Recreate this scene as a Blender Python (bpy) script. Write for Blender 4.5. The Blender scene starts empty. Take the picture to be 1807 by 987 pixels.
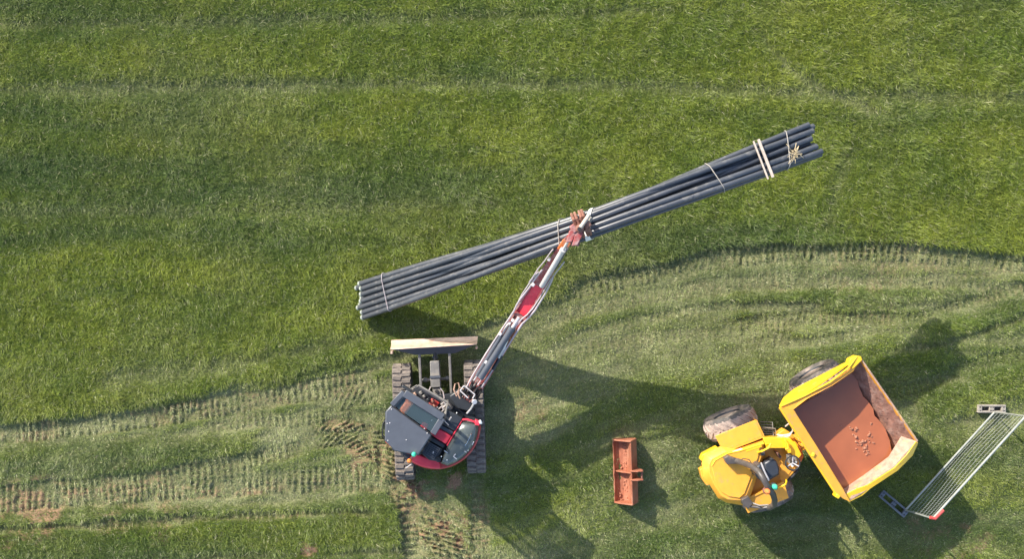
import bpy, math, random
import numpy as np
from mathutils import Vector, Matrix
random.seed(7); rng = np.random.default_rng(7)
S = bpy.context.scene
COL = S.collection
# ---------------------------------------------------------------- camera, sky, sun, exposure
H = 25.0; F = 2000.0; CX, CY = 903.5, 493.5          # photograph is 1807 x 987
cam = bpy.data.cameras.new('camera'); co = bpy.data.objects.new('camera', cam); COL.objects.link(co)
co.location = (0, 0, H); co.rotation_euler = (0, 0, 0)
cam.sensor_width = 36.0; cam.lens = 36.0 * F / 1807.0; cam.clip_end = 2000; cam.clip_start = 0.5
S.camera = co
SUN_EL = math.radians(30); SH = Vector((0.70, -0.714, 0)).normalized()   # where shadows point on the ground
w = bpy.data.worlds.new('World'); S.world = w; w.use_nodes = True
nt = w.node_tree; nt.nodes.clear()
sky = nt.nodes.new('ShaderNodeTexSky'); sky.sky_type = 'NISHITA'; sky.sun_disc = False
sky.sun_elevation = SUN_EL; sky.sun_rotation = math.atan2(-SH.x, -SH.y)
sky.air_density = 1.0; sky.dust_density = 1.5; sky.ozone_density = 1.0
bg = nt.nodes.new('ShaderNodeBackground'); bg.inputs['Strength'].default_value = 0.15
wo = nt.nodes.new('ShaderNodeOutputWorld')
nt.links.new(sky.outputs[0], bg.inputs[0]); nt.links.new(bg.outputs[0], wo.inputs[0])
sun = bpy.data.lights.new('sun', 'SUN'); sun.energy = 3.9; sun.angle = math.radians(0.5); sun.color = (1.0, 0.93, 0.82)
so = bpy.data.objects.new('sun', sun); COL.objects.link(so)
ldir = Vector((SH.x * math.cos(SUN_EL), SH.y * math.cos(SUN_EL), -math.sin(SUN_EL)))
so.rotation_euler = ldir.to_track_quat('-Z', 'Y').to_euler(); so.location = (-15, 15, 20)
vs = S.view_settings; vs.view_transform = 'Standard'; vs.look = 'None'; vs.exposure = 1.1; vs.gamma = 1.0

def P(x, y, z=0.0):
    """a point of the place: seen at photograph position (x, y), standing z metres above the ground"""
    return Vector(((x - CX) / F * (H - z), -(y - CY) / F * (H - z), z))
# ---------------------------------------------------------------- materials
def mat(name, col, rough=0.5, metal=0.0, var=0.25, scale=6.0, dirt=None, dirt_amt=0.0, bump=0.0, bscale=40.0,
        spec=0.5, coat=0.0, dscale=3.0, alpha=None, trans=0.0):
    m = bpy.data.materials.new(name); m.use_nodes = True; t = m.node_tree
    b = t.nodes['Principled BSDF']; L = t.links
    tc = t.nodes.new('ShaderNodeTexCoord')
    n1 = t.nodes.new('ShaderNodeTexNoise'); n1.inputs['Scale'].default_value = scale; n1.inputs['Detail'].default_value = 6
    L.new(tc.outputs['Object'], n1.inputs['Vector'])
    mr = t.nodes.new('ShaderNodeMapRange'); mr.inputs[1].default_value = .3; mr.inputs[2].default_value = .7
    mr.inputs[3].default_value = 1 - var; mr.inputs[4].default_value = 1 + var
    L.new(n1.outputs['Fac'], mr.inputs[0])
    mx = t.nodes.new('ShaderNodeVectorMath'); mx.operation = 'SCALE'
    mx.inputs[0].default_value = col; L.new(mr.outputs[0], mx.inputs['Scale'])
    out = mx.outputs[0]
    if dirt:
        n2 = t.nodes.new('ShaderNodeTexNoise'); n2.inputs['Scale'].default_value = dscale; n2.inputs['Detail'].default_value = 9
        n2.inputs['Roughness'].default_value = .7
        L.new(tc.outputs['Object'], n2.inputs['Vector'])
        m2 = t.nodes.new('ShaderNodeMapRange'); m2.inputs[1].default_value = .62 - dirt_amt * .4; m2.inputs[2].default_value = .78 - dirt_amt * .3
        L.new(n2.outputs['Fac'], m2.inputs[0])
        mm = t.nodes.new('ShaderNodeMix'); mm.data_type = 'RGBA'
        L.new(m2.outputs[0], mm.inputs[0]); L.new(out, mm.inputs[6]); mm.inputs[7].default_value = (*dirt, 1)
        out = mm.outputs[2]
        r2 = t.nodes.new('ShaderNodeMapRange'); r2.inputs[3].default_value = rough; r2.inputs[4].default_value = .9
        L.new(m2.outputs[0], r2.inputs[0]); L.new(r2.outputs[0], b.inputs['Roughness'])
    else:
        b.inputs['Roughness'].default_value = rough
    L.new(out, b.inputs['Base Color'])
    b.inputs['Metallic'].default_value = metal
    b.inputs['Specular IOR Level'].default_value = spec
    b.inputs['Coat Weight'].default_value = coat
    if trans: b.inputs['Transmission Weight'].default_value = trans
    if alpha is not None: b.inputs['Alpha'].default_value = alpha
    if bump:
        n3 = t.nodes.new('ShaderNodeTexNoise'); n3.inputs['Scale'].default_value = bscale; n3.inputs['Detail'].default_value = 5
        L.new(tc.outputs['Object'], n3.inputs['Vector'])
        bp = t.nodes.new('ShaderNodeBump'); bp.inputs['Strength'].default_value = bump; bp.inputs['Distance'].default_value = .02
        L.new(n3.outputs['Fac'], bp.inputs['Height']); L.new(bp.outputs[0], b.inputs['Normal'])
    return m
SOIL = (.23, .12, .07)
M = dict(
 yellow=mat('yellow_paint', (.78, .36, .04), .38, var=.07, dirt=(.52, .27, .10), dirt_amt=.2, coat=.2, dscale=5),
 yellow_lit=mat('yellow_paint_sunlit', (.80, .48, .02), .3, var=.05, dirt=(.55, .38, .10), dirt_amt=.08, coat=.25, dscale=6),  # lemon tone of sunlit faces, sunlight put into the paint colour
 mudsteel=mat('mud_coated_steel', (.24, .12, .085), .8, var=.3, scale=9, dirt=(.36, .23, .18), dirt_amt=.35, bump=.8, bscale=18, dscale=5),
 mudpale=mat('dried_pale_mud', (.40, .25, .18), .85, var=.25, scale=10, dirt=(.62, .42, .12), dirt_amt=.18, bump=.6, bscale=22, dscale=4),
 mudwet=mat('wet_mud', (.36, .115, .048), .16, var=.10, scale=2.2, bump=.03, bscale=6, spec=.9),
 mudlump=mat('mud_lump', (.38, .17, .10), .6, var=.25, scale=20, bump=.5),
 grey=mat('charcoal_paint', (.075, .083, .10), .42, var=.08, dirt=(.14, .13, .12), dirt_amt=.06),
 dgrey=mat('dark_plastic', (.028, .032, .038), .4, var=.15, dirt=(.10, .09, .08), dirt_amt=.1),
 black=mat('black_rubber', (.02, .02, .022), .55, var=.2, dirt=(.09, .07, .06), dirt_amt=.12),
 steel=mat('grey_dusty_steel', (.20, .19, .175), .55, .2, var=.2, dirt=(.30, .26, .21), dirt_amt=.3),
 blade=mat('worn_blade_steel', (.62, .44, .33), .5, .15, var=.2, scale=8, dirt=(.36, .15, .09), dirt_amt=.18, dscale=4, bump=.3),
 track=mat('muddy_rubber_track', (.16, .135, .115), .8, var=.3, scale=12, dirt=(.27, .22, .18), dirt_amt=.38, bump=.6, bscale=40, dscale=7),
 tyre=mat('muddy_tyre', (.20, .16, .14), .8, var=.25, scale=9, dirt=(.42, .32, .26), dirt_amt=.7, bump=.5, bscale=30, dscale=4),
 tyreside=mat('tyre_sidewall', (.075, .068, .062), .75, var=.2, dirt=(.24, .19, .16), dirt_amt=.4, dscale=5),
 red=mat('faded_red_paint', (.50, .045, .04), .38, var=.15, dirt=(.45, .24, .20), dirt_amt=.22),
 redin=mat('bright_red_paint', (.78, .05, .08), .45, var=.12, dirt=(.45, .2, .16), dirt_amt=.12),
 pink=mat('dusty_red_steel', (.30, .06, .055), .5, var=.3, dirt=(.36, .23, .21), dirt_amt=.5, dscale=8),
 orange=mat('orange_paint', (.75, .20, .05), .45, var=.15, dirt=(.4, .25, .2), dirt_amt=.2),
 rust=mat('rusty_brown_steel', (.20, .085, .06), .75, var=.35, scale=14, dirt=(.34, .2, .15), dirt_amt=.3, bump=.5),
 bucket=mat('rusty_bucket_steel', (.33, .115, .06), .65, var=.15, scale=7, dirt=(.38, .18, .11), dirt_amt=.3, bump=.3, bscale=30),
 clay=mat('red_clay', (.38, .15, .085), .75, var=.2, scale=20, bump=.8, bscale=30),
 chrome=mat('polished_rod', (.8, .8, .8), .2, 1.0, var=.05),
 silver=mat('pale_ram_barrel', (.66, .62, .60), .3, .3, var=.12, dirt=(.4, .3, .28), dirt_amt=.15),
 hose=mat('pale_hose_pipe', (.50, .43, .43), .35, var=.15, dirt=(.4, .25, .22), dirt_amt=.15),
 galv=mat('galvanised_wire', (.32, .33, .30), .5, .3, var=.15),
 block=mat('fence_foot_rubber', (.30, .265, .22), .8, var=.2, dirt=(.36, .32, .25), dirt_amt=.3, bump=.3),
 blockd=mat('fence_foot_rubber_shaded', (.12, .13, .15), .7, var=.2, bump=.3),  # same foot rubber, the dumper's shade put into its colour
 pipe=mat('black_plastic_pipe', (.055, .060, .070), .36, var=.18, scale=3, dirt=(.13, .13, .128), dirt_amt=.2, dscale=5, spec=.6),
 pipein=mat('pipe_bore', (.02, .02, .02), .7),
 pipeend=mat('dusty_pipe_end', (.30, .33, .28), .6, var=.2),
 timber=mat('pale_timber', (.50, .41, .33), .7, var=.2, scale=30, bump=.3),
 strap=mat('white_webbing', (.80, .77, .70), .7, var=.1),
 twine=mat('grey_twine', (.36, .33, .29), .8, var=.2),
 seat=mat('seat_vinyl', (.035, .042, .055), .4, var=.12),
 whitep=mat('white_sticker', (.85, .85, .82), .4, var=.05),
 amber=mat('amber_lens', (.85, .22, .06), .2, var=.05, coat=.5),
 green=mat('green_lens', (.05, .50, .32), .2, var=.05, coat=.5),
 redplast=mat('red_plastic', (.55, .06, .05), .45, var=.1),
 straw=mat('dry_straw', (.50, .40, .24), .8, var=.3),
 rail=mat('roll_bar_paint', (.075, .065, .06), .45, var=.2, dirt=(.22, .15, .1), dirt_amt=.2),
)
def glass(name, col, a):
    m = mat(name, col, .06, var=.03, spec=.7, alpha=a, coat=.3); return m
M['glass'] = glass('tinted_glass', (.07, .11, .125), .40)
M['hoodgloss'] = mat('glossy_green_grey_cover', (.09, .105, .10), .2, var=.12, dirt=(.24, .23, .19), dirt_amt=.2, coat=.4, dscale=3)
# ---------------------------------------------------------------- mesh helpers
class B:
    def __init__(s): s.v = []; s.f = []
    def add(s, vs, fs):
        n = len(s.v); s.v += [tuple(v) for v in vs]; s.f += [tuple(i + n for i in f) for f in fs]; return s
    def prism(s, poly, z1, z0, zt=None, taper=None):
        """poly: photograph outline at height z1 (or per-corner heights zt), extruded straight down to z0"""
        k = len(poly); top = [P(x, y, (zt[i] if zt else z1)) for i, (x, y) in enumerate(poly)]
        c = sum(top, Vector()) / k
        bot = []
        for p in top:
            q = Vector((p.x, p.y, z0))
            if taper: q.x = c.x + (q.x - c.x) * taper; q.y = c.y + (q.y - c.y) * taper
            bot.append(q)
        return s.add(top + bot, [tuple(range(k))] + [(i, i + k, (i + 1) % k + k, (i + 1) % k) for i in range(k)] + [tuple(range(2 * k - 1, k - 1, -1))])
    def hull2(s, a, b):
        """loft between two equal rings of world points"""
        k = len(a); return s.add(list(a) + list(b), [tuple(range(k))] + [(i, i + k, (i + 1) % k + k, (i + 1) % k) for i in range(k)] + [tuple(range(2 * k - 1, k - 1, -1))])
    def quad(s, pts): return s.add(pts, [tuple(range(len(pts)))])
    def box(s, c, sx, sy, sz, rz=0.0, M3=None):
        R = M3 if M3 is not None else Matrix.Rotation(rz, 3, 'Z')
        vs = [Vector(c) + R @ Vector((x * sx / 2, y * sy / 2, z * sz / 2)) for z in (-1, 1) for y in (-1, 1) for x in (-1, 1)]
        return s.add(vs, [(0, 2, 3, 1), (4, 5, 7, 6), (0, 1, 5, 4), (2, 6, 7, 3), (0, 4, 6, 2), (1, 3, 7, 5)])
    def beam(s, a, b, wd, ht):
        a = Vector(a); b = Vector(b); d = (b - a).normalized(); l = Vector((0, 0, 1)).cross(d)
        if l.length < 1e-3: l = Vector((1, 0, 0))
        l.normalize(); u = d.cross(l)
        ra = [a + l * i * wd / 2 + u * j * ht / 2 for i, j in ((-1, -1), (1, -1), (1, 1), (-1, 1))]
        rb = [p + (b - a) for p in ra]
        return s.hull2(ra, rb)
    def tube(s, pts, r, n=8, cap=True, closed=False):
        pts = [Vector(p) for p in pts]; m = len(pts); rings = []; prev = None
        for i, p in enumerate(pts):
            a = pts[(i - 1) % m] if (closed or i > 0) else p
            b = pts[(i + 1) % m] if (closed or i < m - 1) else p
            d = (b - a).normalized()
            if prev is None:
                l = d.cross(Vector((0, 0, 1)));
                if l.length < 1e-3: l = Vector((1, 0, 0))
            else: l = prev - d * prev.dot(d)
            l.normalize(); prev = l; u = d.cross(l); rr = r[i] if isinstance(r, (list, tuple)) else r
            rings.append([p + (l * math.cos(2 * math.pi * k / n) + u * math.sin(2 * math.pi * k / n)) * rr for k in range(n)])
        vs = [v for g in rings for v in g]; fs = []
        for i in range(m if closed else m - 1):
            j = (i + 1) % m
            for k in range(n): fs.append((i * n + k, i * n + (k + 1) % n, j * n + (k + 1) % n, j * n + k))
        if cap and not closed: fs += [tuple(range(n - 1, -1, -1)), tuple((m - 1) * n + k for k in range(n))]
        return s.add(vs, fs)
    def lathe(s, c, axis, prof, n=32):
        """prof: (distance along axis, radius)"""
        c = Vector(c); ax = Vector(axis).normalized(); l = ax.cross(Vector((0, 0, 1)))
        if l.length < 1e-3: l = Vector((1, 0, 0))
        l.normalize(); u = ax.cross(l); vs = []; fs = []
        for d, r in prof:
            for k in range(n):
                a = 2 * math.pi * k / n; vs.append(c + ax * d + (l * math.cos(a) + u * math.sin(a)) * r)
        m = len(prof)
        for i in range(m - 1):
            for k in range(n): fs.append((i * n + k, i * n + (k + 1) % n, (i + 1) * n + (k + 1) % n, (i + 1) * n + k))
        fs += [tuple(range(n - 1, -1, -1)), tuple((m - 1) * n + k for k in range(n))]
        return s.add(vs, fs)
    def ball(s, c, rx, ry=None, rz=None, n=10, m=6, jit=0.0):
        ry = ry or rx; rz = rz or rx; c = Vector(c); vs = [c + Vector((0, 0, -rz))]; fs = []
        for i in range(1, m):
            t = math.pi * i / m
            for k in range(n):
                a = 2 * math.pi * k / n; j = 1 + random.uniform(-jit, jit)
                vs.append(c + Vector((rx * math.sin(t) * math.cos(a) * j, ry * math.sin(t) * math.sin(a) * j, -rz * math.cos(t) * j)))
        vs.append(c + Vector((0, 0, rz)))
        for k in range(n): fs.append((0, 1 + (k + 1) % n, 1 + k))
        for i in range(m - 2):
            for k in range(n): fs.append((1 + i * n + k, 1 + i * n + (k + 1) % n, 1 + (i + 1) * n + (k + 1) % n, 1 + (i + 1) * n + k))
        e = len(vs) - 1; b = 1 + (m - 2) * n
        for k in range(n): fs.append((e, b + k, b + (k + 1) % n))
        return s.add(vs, fs)
    def mesh(s, name, m, off=Vector((0, 0, 0)), smooth=False):
        me = bpy.data.meshes.new(name); me.from_pydata([tuple(Vector(v) - off) for v in s.v], [], s.f); me.materials.append(m)
        me.validate(); 
        import bmesh
        bm = bmesh.new(); bm.from_mesh(me); bmesh.ops.recalc_face_normals(bm, faces=bm.faces); bm.to_mesh(me); bm.free()
        if smooth:
            me.polygons.foreach_set('use_smooth', [True] * len(me.polygons))
            try: me.set_sharp_from_angle(angle=math.radians(40))
            except Exception: pass
        return me
def root_of(o):
    while o.parent: o = o.parent
    return o
def part(name, b, m, parent, smooth=False, bevel=0.0, label=None, kind=None):
    """a mesh of its own below a thing (or below one of its parts); mesh origin = the thing's origin"""
    off = root_of(parent).location.copy()
    o = bpy.data.objects.new(name, b.mesh(name, m, off, smooth)); COL.objects.link(o); o.parent = parent
    if bevel:
        md = o.modifiers.new('bevel', 'BEVEL'); md.width = bevel; md.segments = 2; md.limit_method = 'ANGLE'; md.harden_normals = False
        o.data.polygons.foreach_set('use_smooth', [True] * len(o.data.polygons))
        try: o.data.set_sharp_from_angle(angle=math.radians(35))
        except Exception: pass
    if label: o['label'] = label
    if kind: o['kind'] = kind
    return o
def tag(o, label=None, cat=None, group=None, kind=None):
    if label: o['label'] = label
    if cat: o['category'] = cat
    if group: o['group'] = group
    if kind: o['kind'] = kind
    return o
def thing(name, loc, label, cat, group=None):
    o = bpy.data.objects.new(name, None); COL.objects.link(o); o.location = loc; o.empty_display_size = .3
    return tag(o, label, cat, group)
def single(name, b, m, loc, label, cat, group=None, smooth=False, bevel=0.0, kind=None):
    loc = Vector(loc); o = bpy.data.objects.new(name, b.mesh(name, m, loc, smooth)); COL.objects.link(o); o.location = loc
    if bevel:
        md = o.modifiers.new('bevel', 'BEVEL'); md.width = bevel; md.segments = 2; md.limit_method = 'ANGLE'
    return tag(o, label, cat, group, kind)
# ---------------------------------------------------------------- the field: fields of height, wear and soil
def vnoise(x, y, sx, sy, seed):
    """smooth value noise at coordinates in metres, cell size sx, sy"""
    r = np.random.default_rng(seed); g = r.random((257, 257)).astype(np.float32)
    u = x / sx + 113.3; v = y / sy + 71.7
    i = np.floor(u).astype(int); j = np.floor(v).astype(int); fu = u - i; fv = v - j
    fu = fu * fu * (3 - 2 * fu); fv = fv * fv * (3 - 2 * fv); i %= 256; j %= 256
    return (g[j, i] * (1 - fu) + g[j, i + 1] * fu) * (1 - fv) + (g[j + 1, i] * (1 - fu) + g[j + 1, i + 1] * fu) * fv
def fbm(x, y, sx, sy, seed, o=4):
    a = 0; t = 0; k = 1.0
    for q in range(o): a = a + k * vnoise(x, y, sx / 2 ** q, sy / 2 ** q, seed + q); t += k; k *= .55
    return a / t
def ss(a, b, x):
    t = np.clip((x - a) / (b - a), 0, 1); return t * t * (3 - 2 * t)
def line_dist(px, py, pts):
    """distance, signed side and arc length to a polyline, in photograph px on the ground"""
    best = np.full(px.shape, 1e9, np.float32); arc = np.zeros(px.shape, np.float32); side = np.zeros(px.shape, np.float32); L = 0
    for (x0, y0), (x1, y1) in zip(pts[:-1], pts[1:]):
        dx, dy = x1 - x0, y1 - y0; l = math.hypot(dx, dy)
        t = np.clip(((px - x0) * dx + (py - y0) * dy) / l ** 2, 0, 1)
        qx = px - (x0 + t * dx); qy = py - (y0 + t * dy); d = np.sqrt(qx * qx + qy * qy)
        k = d < best; best = np.where(k, d, best); arc = np.where(k, L + t * l, arc)
        side = np.where(k, (dx * qy - dy * qx) / l, side); L += l
    return best, side, arc
def smooth_line(pts, n=6):
    out = []; m = len(pts)
    for i in range(m - 1):
        p0 = pts[max(i - 1, 0)]; p1 = pts[i]; p2 = pts[i + 1]; p3 = pts[min(i + 2, m - 1)]
        for k in range(n):
            t = k / n
            out.append(tuple(.5 * (2 * p1[c] + (p2[c] - p0[c]) * t + (2 * p0[c] - 5 * p1[c] + 4 * p2[c] - p3[c]) * t * t + (3 * p1[c] - p0[c] - 3 * p2[c] + p3[c]) * t ** 3) for c in (0, 1)))
    out.append(pts[-1]); return out
EDGE = smooth_line([(-400, 800), (0, 747), (274, 712), (510, 663), (640, 630), (760, 603), (860, 575), (930, 548), (1000, 520), (1119, 485), (1238, 450), (1357, 434), (1535, 435), (1807, 455), (2300, 490)], 4)
# lanes left by tracks and tyres: points, half width px, depth m, cleat pitch px, cleat strength, soil, wear, slant
LANES = [
 ([(930, 575), (1060, 548), (1200, 522), (1330, 508), (1500, 500), (1700, 486), (1900, 470)], 7, .03, 12, .5, .15, .9, 0),
 ([(980, 600), (1100, 570), (1230, 548), (1360, 540), (1460, 545)], 7, .03, 12, .6, .1, .85, 0),
 ([(1150, 474), (1240, 466), (1360, 460), (1500, 462), (1700, 470), (1900, 486)], 8, .03, 12, .6, .15, .9, 0),
 ([(960, 625), (1080, 600), (1200, 588), (1320, 600), (1420, 605), (1560, 580)], 8, .03, 12, .4, .05, .8, 0),
 ([(1550, 625), (1680, 600), (1807, 560), (1900, 530)], 8, .04, 12, .5, .05, .7, 0),
 ([(880, 650), (960, 640), (1050, 630), (1180, 615)], 7, .025, 12, .3, .05, .7, 0),
 ([(-200, 60), (0, 46), (400, 40), (800, 32), (1200, 20)], 10, .025, 14, .2, 0, .35, 0),
 ([(-200, 165), (0, 160), (500, 152), (1000, 150), (1500, 168), (1900, 175)], 12, .02, 14, .2, 0, .45, 0),
 ([(-200, 385), (0, 375), (500, 372), (900, 360)], 10, .02, 14, .2, 0, .22, 0),
 ([(150, 690), (230, 665), (400, 645), (560, 612), (650, 590), (760, 570)], 13, .05, 14, .2, 0, .45, 0),
 ([(1330, 40), (1370, 100), (1430, 150), (1560, 205)], 9, .02, 14, .2, 0, .6, 0),
 ([(1600, 0), (1605, 140)], 5, .03, 14, .2, 0, .4, 0), ([(1690, 0), (1692, 130)], 5, .03, 14, .2, 0, .4, 0),
 ([(1500, 240), (1480, 330), (1450, 420)], 14, .02, 14, .2, 0, .35, 0),
 ([(560, 705), (620, 690), (690, 672)], 9, .03, 12, 1.2, .2, .9, 0),
 ([(690, 905), (560, 905), (300, 918), (0, 935), (-200, 945)], 8, .03, 12, .8, .3, .8, 0),
 ([(960, 560), (1100, 530), (1250, 505), (1400, 495), (1600, 500), (1900, 510)], 10, .03, 12, .6, .12, .9, 0),
 ([(900, 640), (1000, 622), (1150, 600), (1300, 590), (1400, 600)], 9, .025, 12, .5, .1, .8, 0),
 ([(-200, 782), (0, 765), (157, 752), (353, 724), (510, 696), (667, 668)], 19, .035, 11.5, 1.0, .30, 1.0, 0),
 ([(350, 752), (450, 742), (560, 738), (660, 735)], 13, .02, 11.5, .7, .1, .8, 0),
 ([(-200, 912), (0, 893), (196, 876), (353, 866), (510, 858), (690, 850)], 15, .035, 11.5, 1.0, .45, 1.0, 0),
 ([(-200, 895), (0, 872), (235, 850), (333, 830), (431, 813), (549, 790)], 14, .045, 11.5, .8, .1, .8, 0),
 ([(100, 885), (300, 852), (500, 838), (690, 832)], 12, .025, 11.5, .7, .1, .8, 0),
 ([(545, 775), (590, 765), (635, 772), (672, 792), (698, 828), (716, 868), (750, 915), (795, 975), (830, 1040)], 27, .055, 12.5, 1.6, .6, 1.0, 5),
 ([(560, 720), (640, 700), (690, 690)], 16, .03, 12, 1.0, .1, .9, 3),
 ([(716, 850), (722, 920), (728, 1060)], 15, .07, 12, 1.2, .35, 1.0, 0),
 ([(840, 835), (845, 900), (850, 1060)], 14, .05, 12, .8, .35, .9, 0),
 ([(985, 520), (1060, 503), (1119, 491), (1238, 460), (1357, 445), (1500, 443), (1640, 450), (1900, 470)], 17, .045, 12, 1.25, .05, .85, 0),
 ([(1000, 500), (1090, 480), (1200, 463), (1300, 458)], 9, .03, 12, .8, 0, .5, 0),
 ([(1240, 584), (1333, 568), (1420, 563), (1500, 562), (1600, 560), (1700, 535), (1807, 508), (2000, 470)], 10, .05, 11, .7, .12, .6, 0),
 ([(1270, 580), (1333, 576), (1430, 575)], 8, .03, 11, .6, .12, .6, 0),
 ([(1000, 545), (1150, 515), (1300, 492), (1500, 480), (1807, 490)], 22, .02, 14, .25, .08, .55, 0),
 ([(1450, 700), (1600, 690), (1700, 650), (1807, 627), (2000, 590)], 12, .05, 12, .5, .0, .35, 0),
 ([(870, 620), (1000, 600), (1150, 575), (1300, 560)], 20, .02, 12, .25, .05, .5, 0),
 ([(900, 690), (1000, 660), (1150, 640), (1400, 620)], 24, .015, 12, .2, .0, .5, 0),
]
def field(X, Y):
    px = CX + X * 80.0; py = CY - Y * 80.0
    wob = (fbm(X, Y, 1.2, 1.2, 11) - .5) * 26 + (fbm(X, Y, .25, .25, 17) - .5) * 10
    d, side, _ = line_dist(px, py, EDGE)
    tall = ss(-9, 12, -side + wob * .75)                   # above the edge line the crop stands
    # patches that stay standing inside the driven part
    def patch(pts, hw, soft=10): 
        dd, _, _ = line_dist(px, py, pts); return 1 - ss(hw - soft, hw + soft, dd + wob * .7)
    isl = np.maximum.reduce([
        patch([(-200, 822), (0, 815), (250, 800), (430, 785)], 20, 18) * .62,
        patch([(-200, 975), (0, 958), (250, 945), (500, 935), (690, 925)], 42) * .9,
        patch([(-200, 1080), (0, 1050), (350, 1040), (690, 1030)], 55) * .85,
        patch([(1250, 535), (1400, 522), (1560, 527), (1700, 510), (1900, 490)], 14, 16) * .5,
        patch([(1640, 590), (1750, 570), (1900, 545)], 20) * .7,
        patch([(1500, 660), (1600, 640), (1650, 640)], 24) * .5,
        patch([(1650, 720), (1760, 680), (1900, 660)], 26) * .65,
        patch([(880, 900), (1000, 950), (1150, 1010), (1900, 1000)], 60, 30) * .35,
        patch([(1500, 850), (1807, 800), (1900, 790)], 50, 20) * .55,
        patch([(1180, 700), (1250, 820), (1300, 950)], 60, 40) * .3,
        patch([(740, 700), (780, 780), (790, 820)], 40, 20) * .6,
        patch([(900, 850), (1000, 870), (1060, 840)], 60, 30) * .4])
    lvl = np.maximum(tall, isl)
    streak = fbm(X + 4, (side / 80) + 9 + .06 * X, 2.6, .28, 123, 4); fine = fbm(X, (side / 80) + 3, .8, .12, 133, 3)
    stk = np.clip(.60 + 2.5 * (streak - .5) + 1.3 * (fine - .5), .08, 1.15)
    h_s = .05 * (1 - stk) * (1 - lvl)
    wear = (1 - lvl) * stk * (1 - .22 * ss(900, 1100, px))
    right = ss(1180, 1500, px) * ss(700, 780, py); wear = wear * (1 - .25 * right)
    soil = np.zeros_like(px); h = .11 * lvl + h_s; flat = wear.copy()
    for pts, hw, dep, pit, cs, so_, wr, sl in LANES:
        pts = smooth_line(pts, 4)
        dd, sd, arc = line_dist(px, py, pts)
        m = 1 - (ss(hw - 3, hw + 4, dd + wob * .5) if cs > .26 else ss(0, hw * 1.9, dd + wob * .8)); dep = dep if cs > .26 else dep * .45
        Ltot = float(arc.max()); m = m * ss(0, 45, arc + wob) * (1 - ss(Ltot - 22, Ltot + 2, arc + wob * .6))
        amp = .55 + .9 * (fbm(X, Y, .9, .9, int(hw * 7 + pit)) - .3)
        row = .5 + .5 * np.sin(2 * math.pi * (arc + sl * sd / 4 + wob * .42 + 7 * vnoise(X, Y, 1.7, 1.7, 77)) / pit)
        ridge = ss(.35, .8, row) * (.25 + .75 * ss(.1, .5, np.abs(np.sin(sd / hw * math.pi + wob * .05)))) * ss(.28, .55, fbm(X, Y, .26, .26, 91)) 
        h = h * (1 - m * wr) - dep * m + m * cs * .085 * ridge * np.clip(amp, 0, 1.3)
        wear = np.maximum(wear, m * wr); soil = np.maximum(soil, m * so_ * ss(.35, .75, fbm(X, Y, .5, .3, int(hw) + 200)) * (.8 + .3 * ridge))
        flat = np.maximum(flat, m * .9)
        lvl = lvl * (1 - m * wr)
    # bare, churned places
    def spot(x, y, r, a, s_): 
        q = np.hypot(px - x, (py - y)) + wob * .9; return (1 - ss(r * .5, r, q)) * a * ss(.38, .68, fbm(X, Y, .28, .22, s_)) * 1.1
    for x, y, r, a in [(793, 842, 30, 1.0), (752, 868, 26, .9), (715, 862, 24, 1.0), (790, 940, 40, .6), (1700, 960, 60, .35), (650, 800, 50, .45), (60, 905, 70, .5), (-20, 920, 80, .5), (250, 895, 90, .3), (1560, 470, 120, .18), (1640, 940, 50, .3), (545, 968, 16, .8), (935, 735, 40, .3)]:
        soil = np.maximum(soil, spot(x, y, r * 1.2, a, 31))
    # cleat ridges ploughed between the machine's own tracks (below left)
    q = (1 - ss(40, 62, np.hypot((px - 790) * .9, py - 945))) ; rr = .5 + .5 * np.sin((px * .5 - py * .9) / 2.4 + wob * .12)
    h = h + q * .05 * ss(.4, .8, rr) - q * .03; soil = np.maximum(soil, q * .4 * rr * fbm(X, Y, .4, .4, 5))
    h = h + .035 * (fbm(X, Y, .9, .9, 3, 5) - .5) + .03 * (vnoise(X, Y, .12, .12, 8) - .5) * (.5 + lvl)
    return h, lvl, wear, np.clip(soil, 0, 1), flat
def axis(lim, step, far):
    a = list(np.arange(-lim, lim + 1e-6, step)); g = []; x = lim; s_ = step
    while x < far: s_ *= 1.5; x += s_; g.append(x)
    return np.array([-v for v in g[::-1]] + a + g)
gx = axis(12.2, .036, 420); gy = axis(7.3, .036, 420)
GX, GY = np.meshgrid(gx, gy); GX = GX.astype(np.float32); GY = GY.astype(np.float32)
fh, flvl, fwear, fsoil, fflat = field(GX, GY)
inside = (np.abs(GX) < 13) & (np.abs(GY) < 8); fade = np.clip(1 - np.maximum(np.abs(GX) - 13, np.abs(GY) - 8) / 10, 0, 1)
fh = fh * np.where(inside, 1, fade)
def grid_mesh(name, GX, GY, Z):
    ny, nx = Z.shape; me = bpy.data.meshes.new(name); nv = nx * ny; nf = (nx - 1) * (ny - 1)
    me.vertices.add(nv); me.vertices.foreach_set('co', np.stack([GX, GY, Z], -1).astype(np.float32).ravel())
    idx = np.arange(nv).reshape(ny, nx); q = np.stack([idx[:-1, :-1], idx[:-1, 1:], idx[1:, 1:], idx[1:, :-1]], -1).reshape(-1)
    me.loops.add(nf * 4); me.loops.foreach_set('vertex_index', q.astype(np.int32))
    me.polygons.add(nf); me.polygons.foreach_set('loop_start', np.arange(0, nf * 4, 4, dtype=np.int32)); 
    me.polygons.foreach_set('use_smooth', np.ones(nf, bool))
    me.update(); me.validate(); return me
gm = grid_mesh('ground', GX, GY, fh)
def lerp(a, b, t): return a + (b - a) * t[..., None]
C = lambda *c: np.array(c, np.float32)
gcol = lerp(np.broadcast_to(C(.060, .085, .024), GX.shape + (3,)), np.broadcast_to(C(.18, .18, .085), GX.shape + (3,)), np.clip(fwear, 0, 1))
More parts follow.
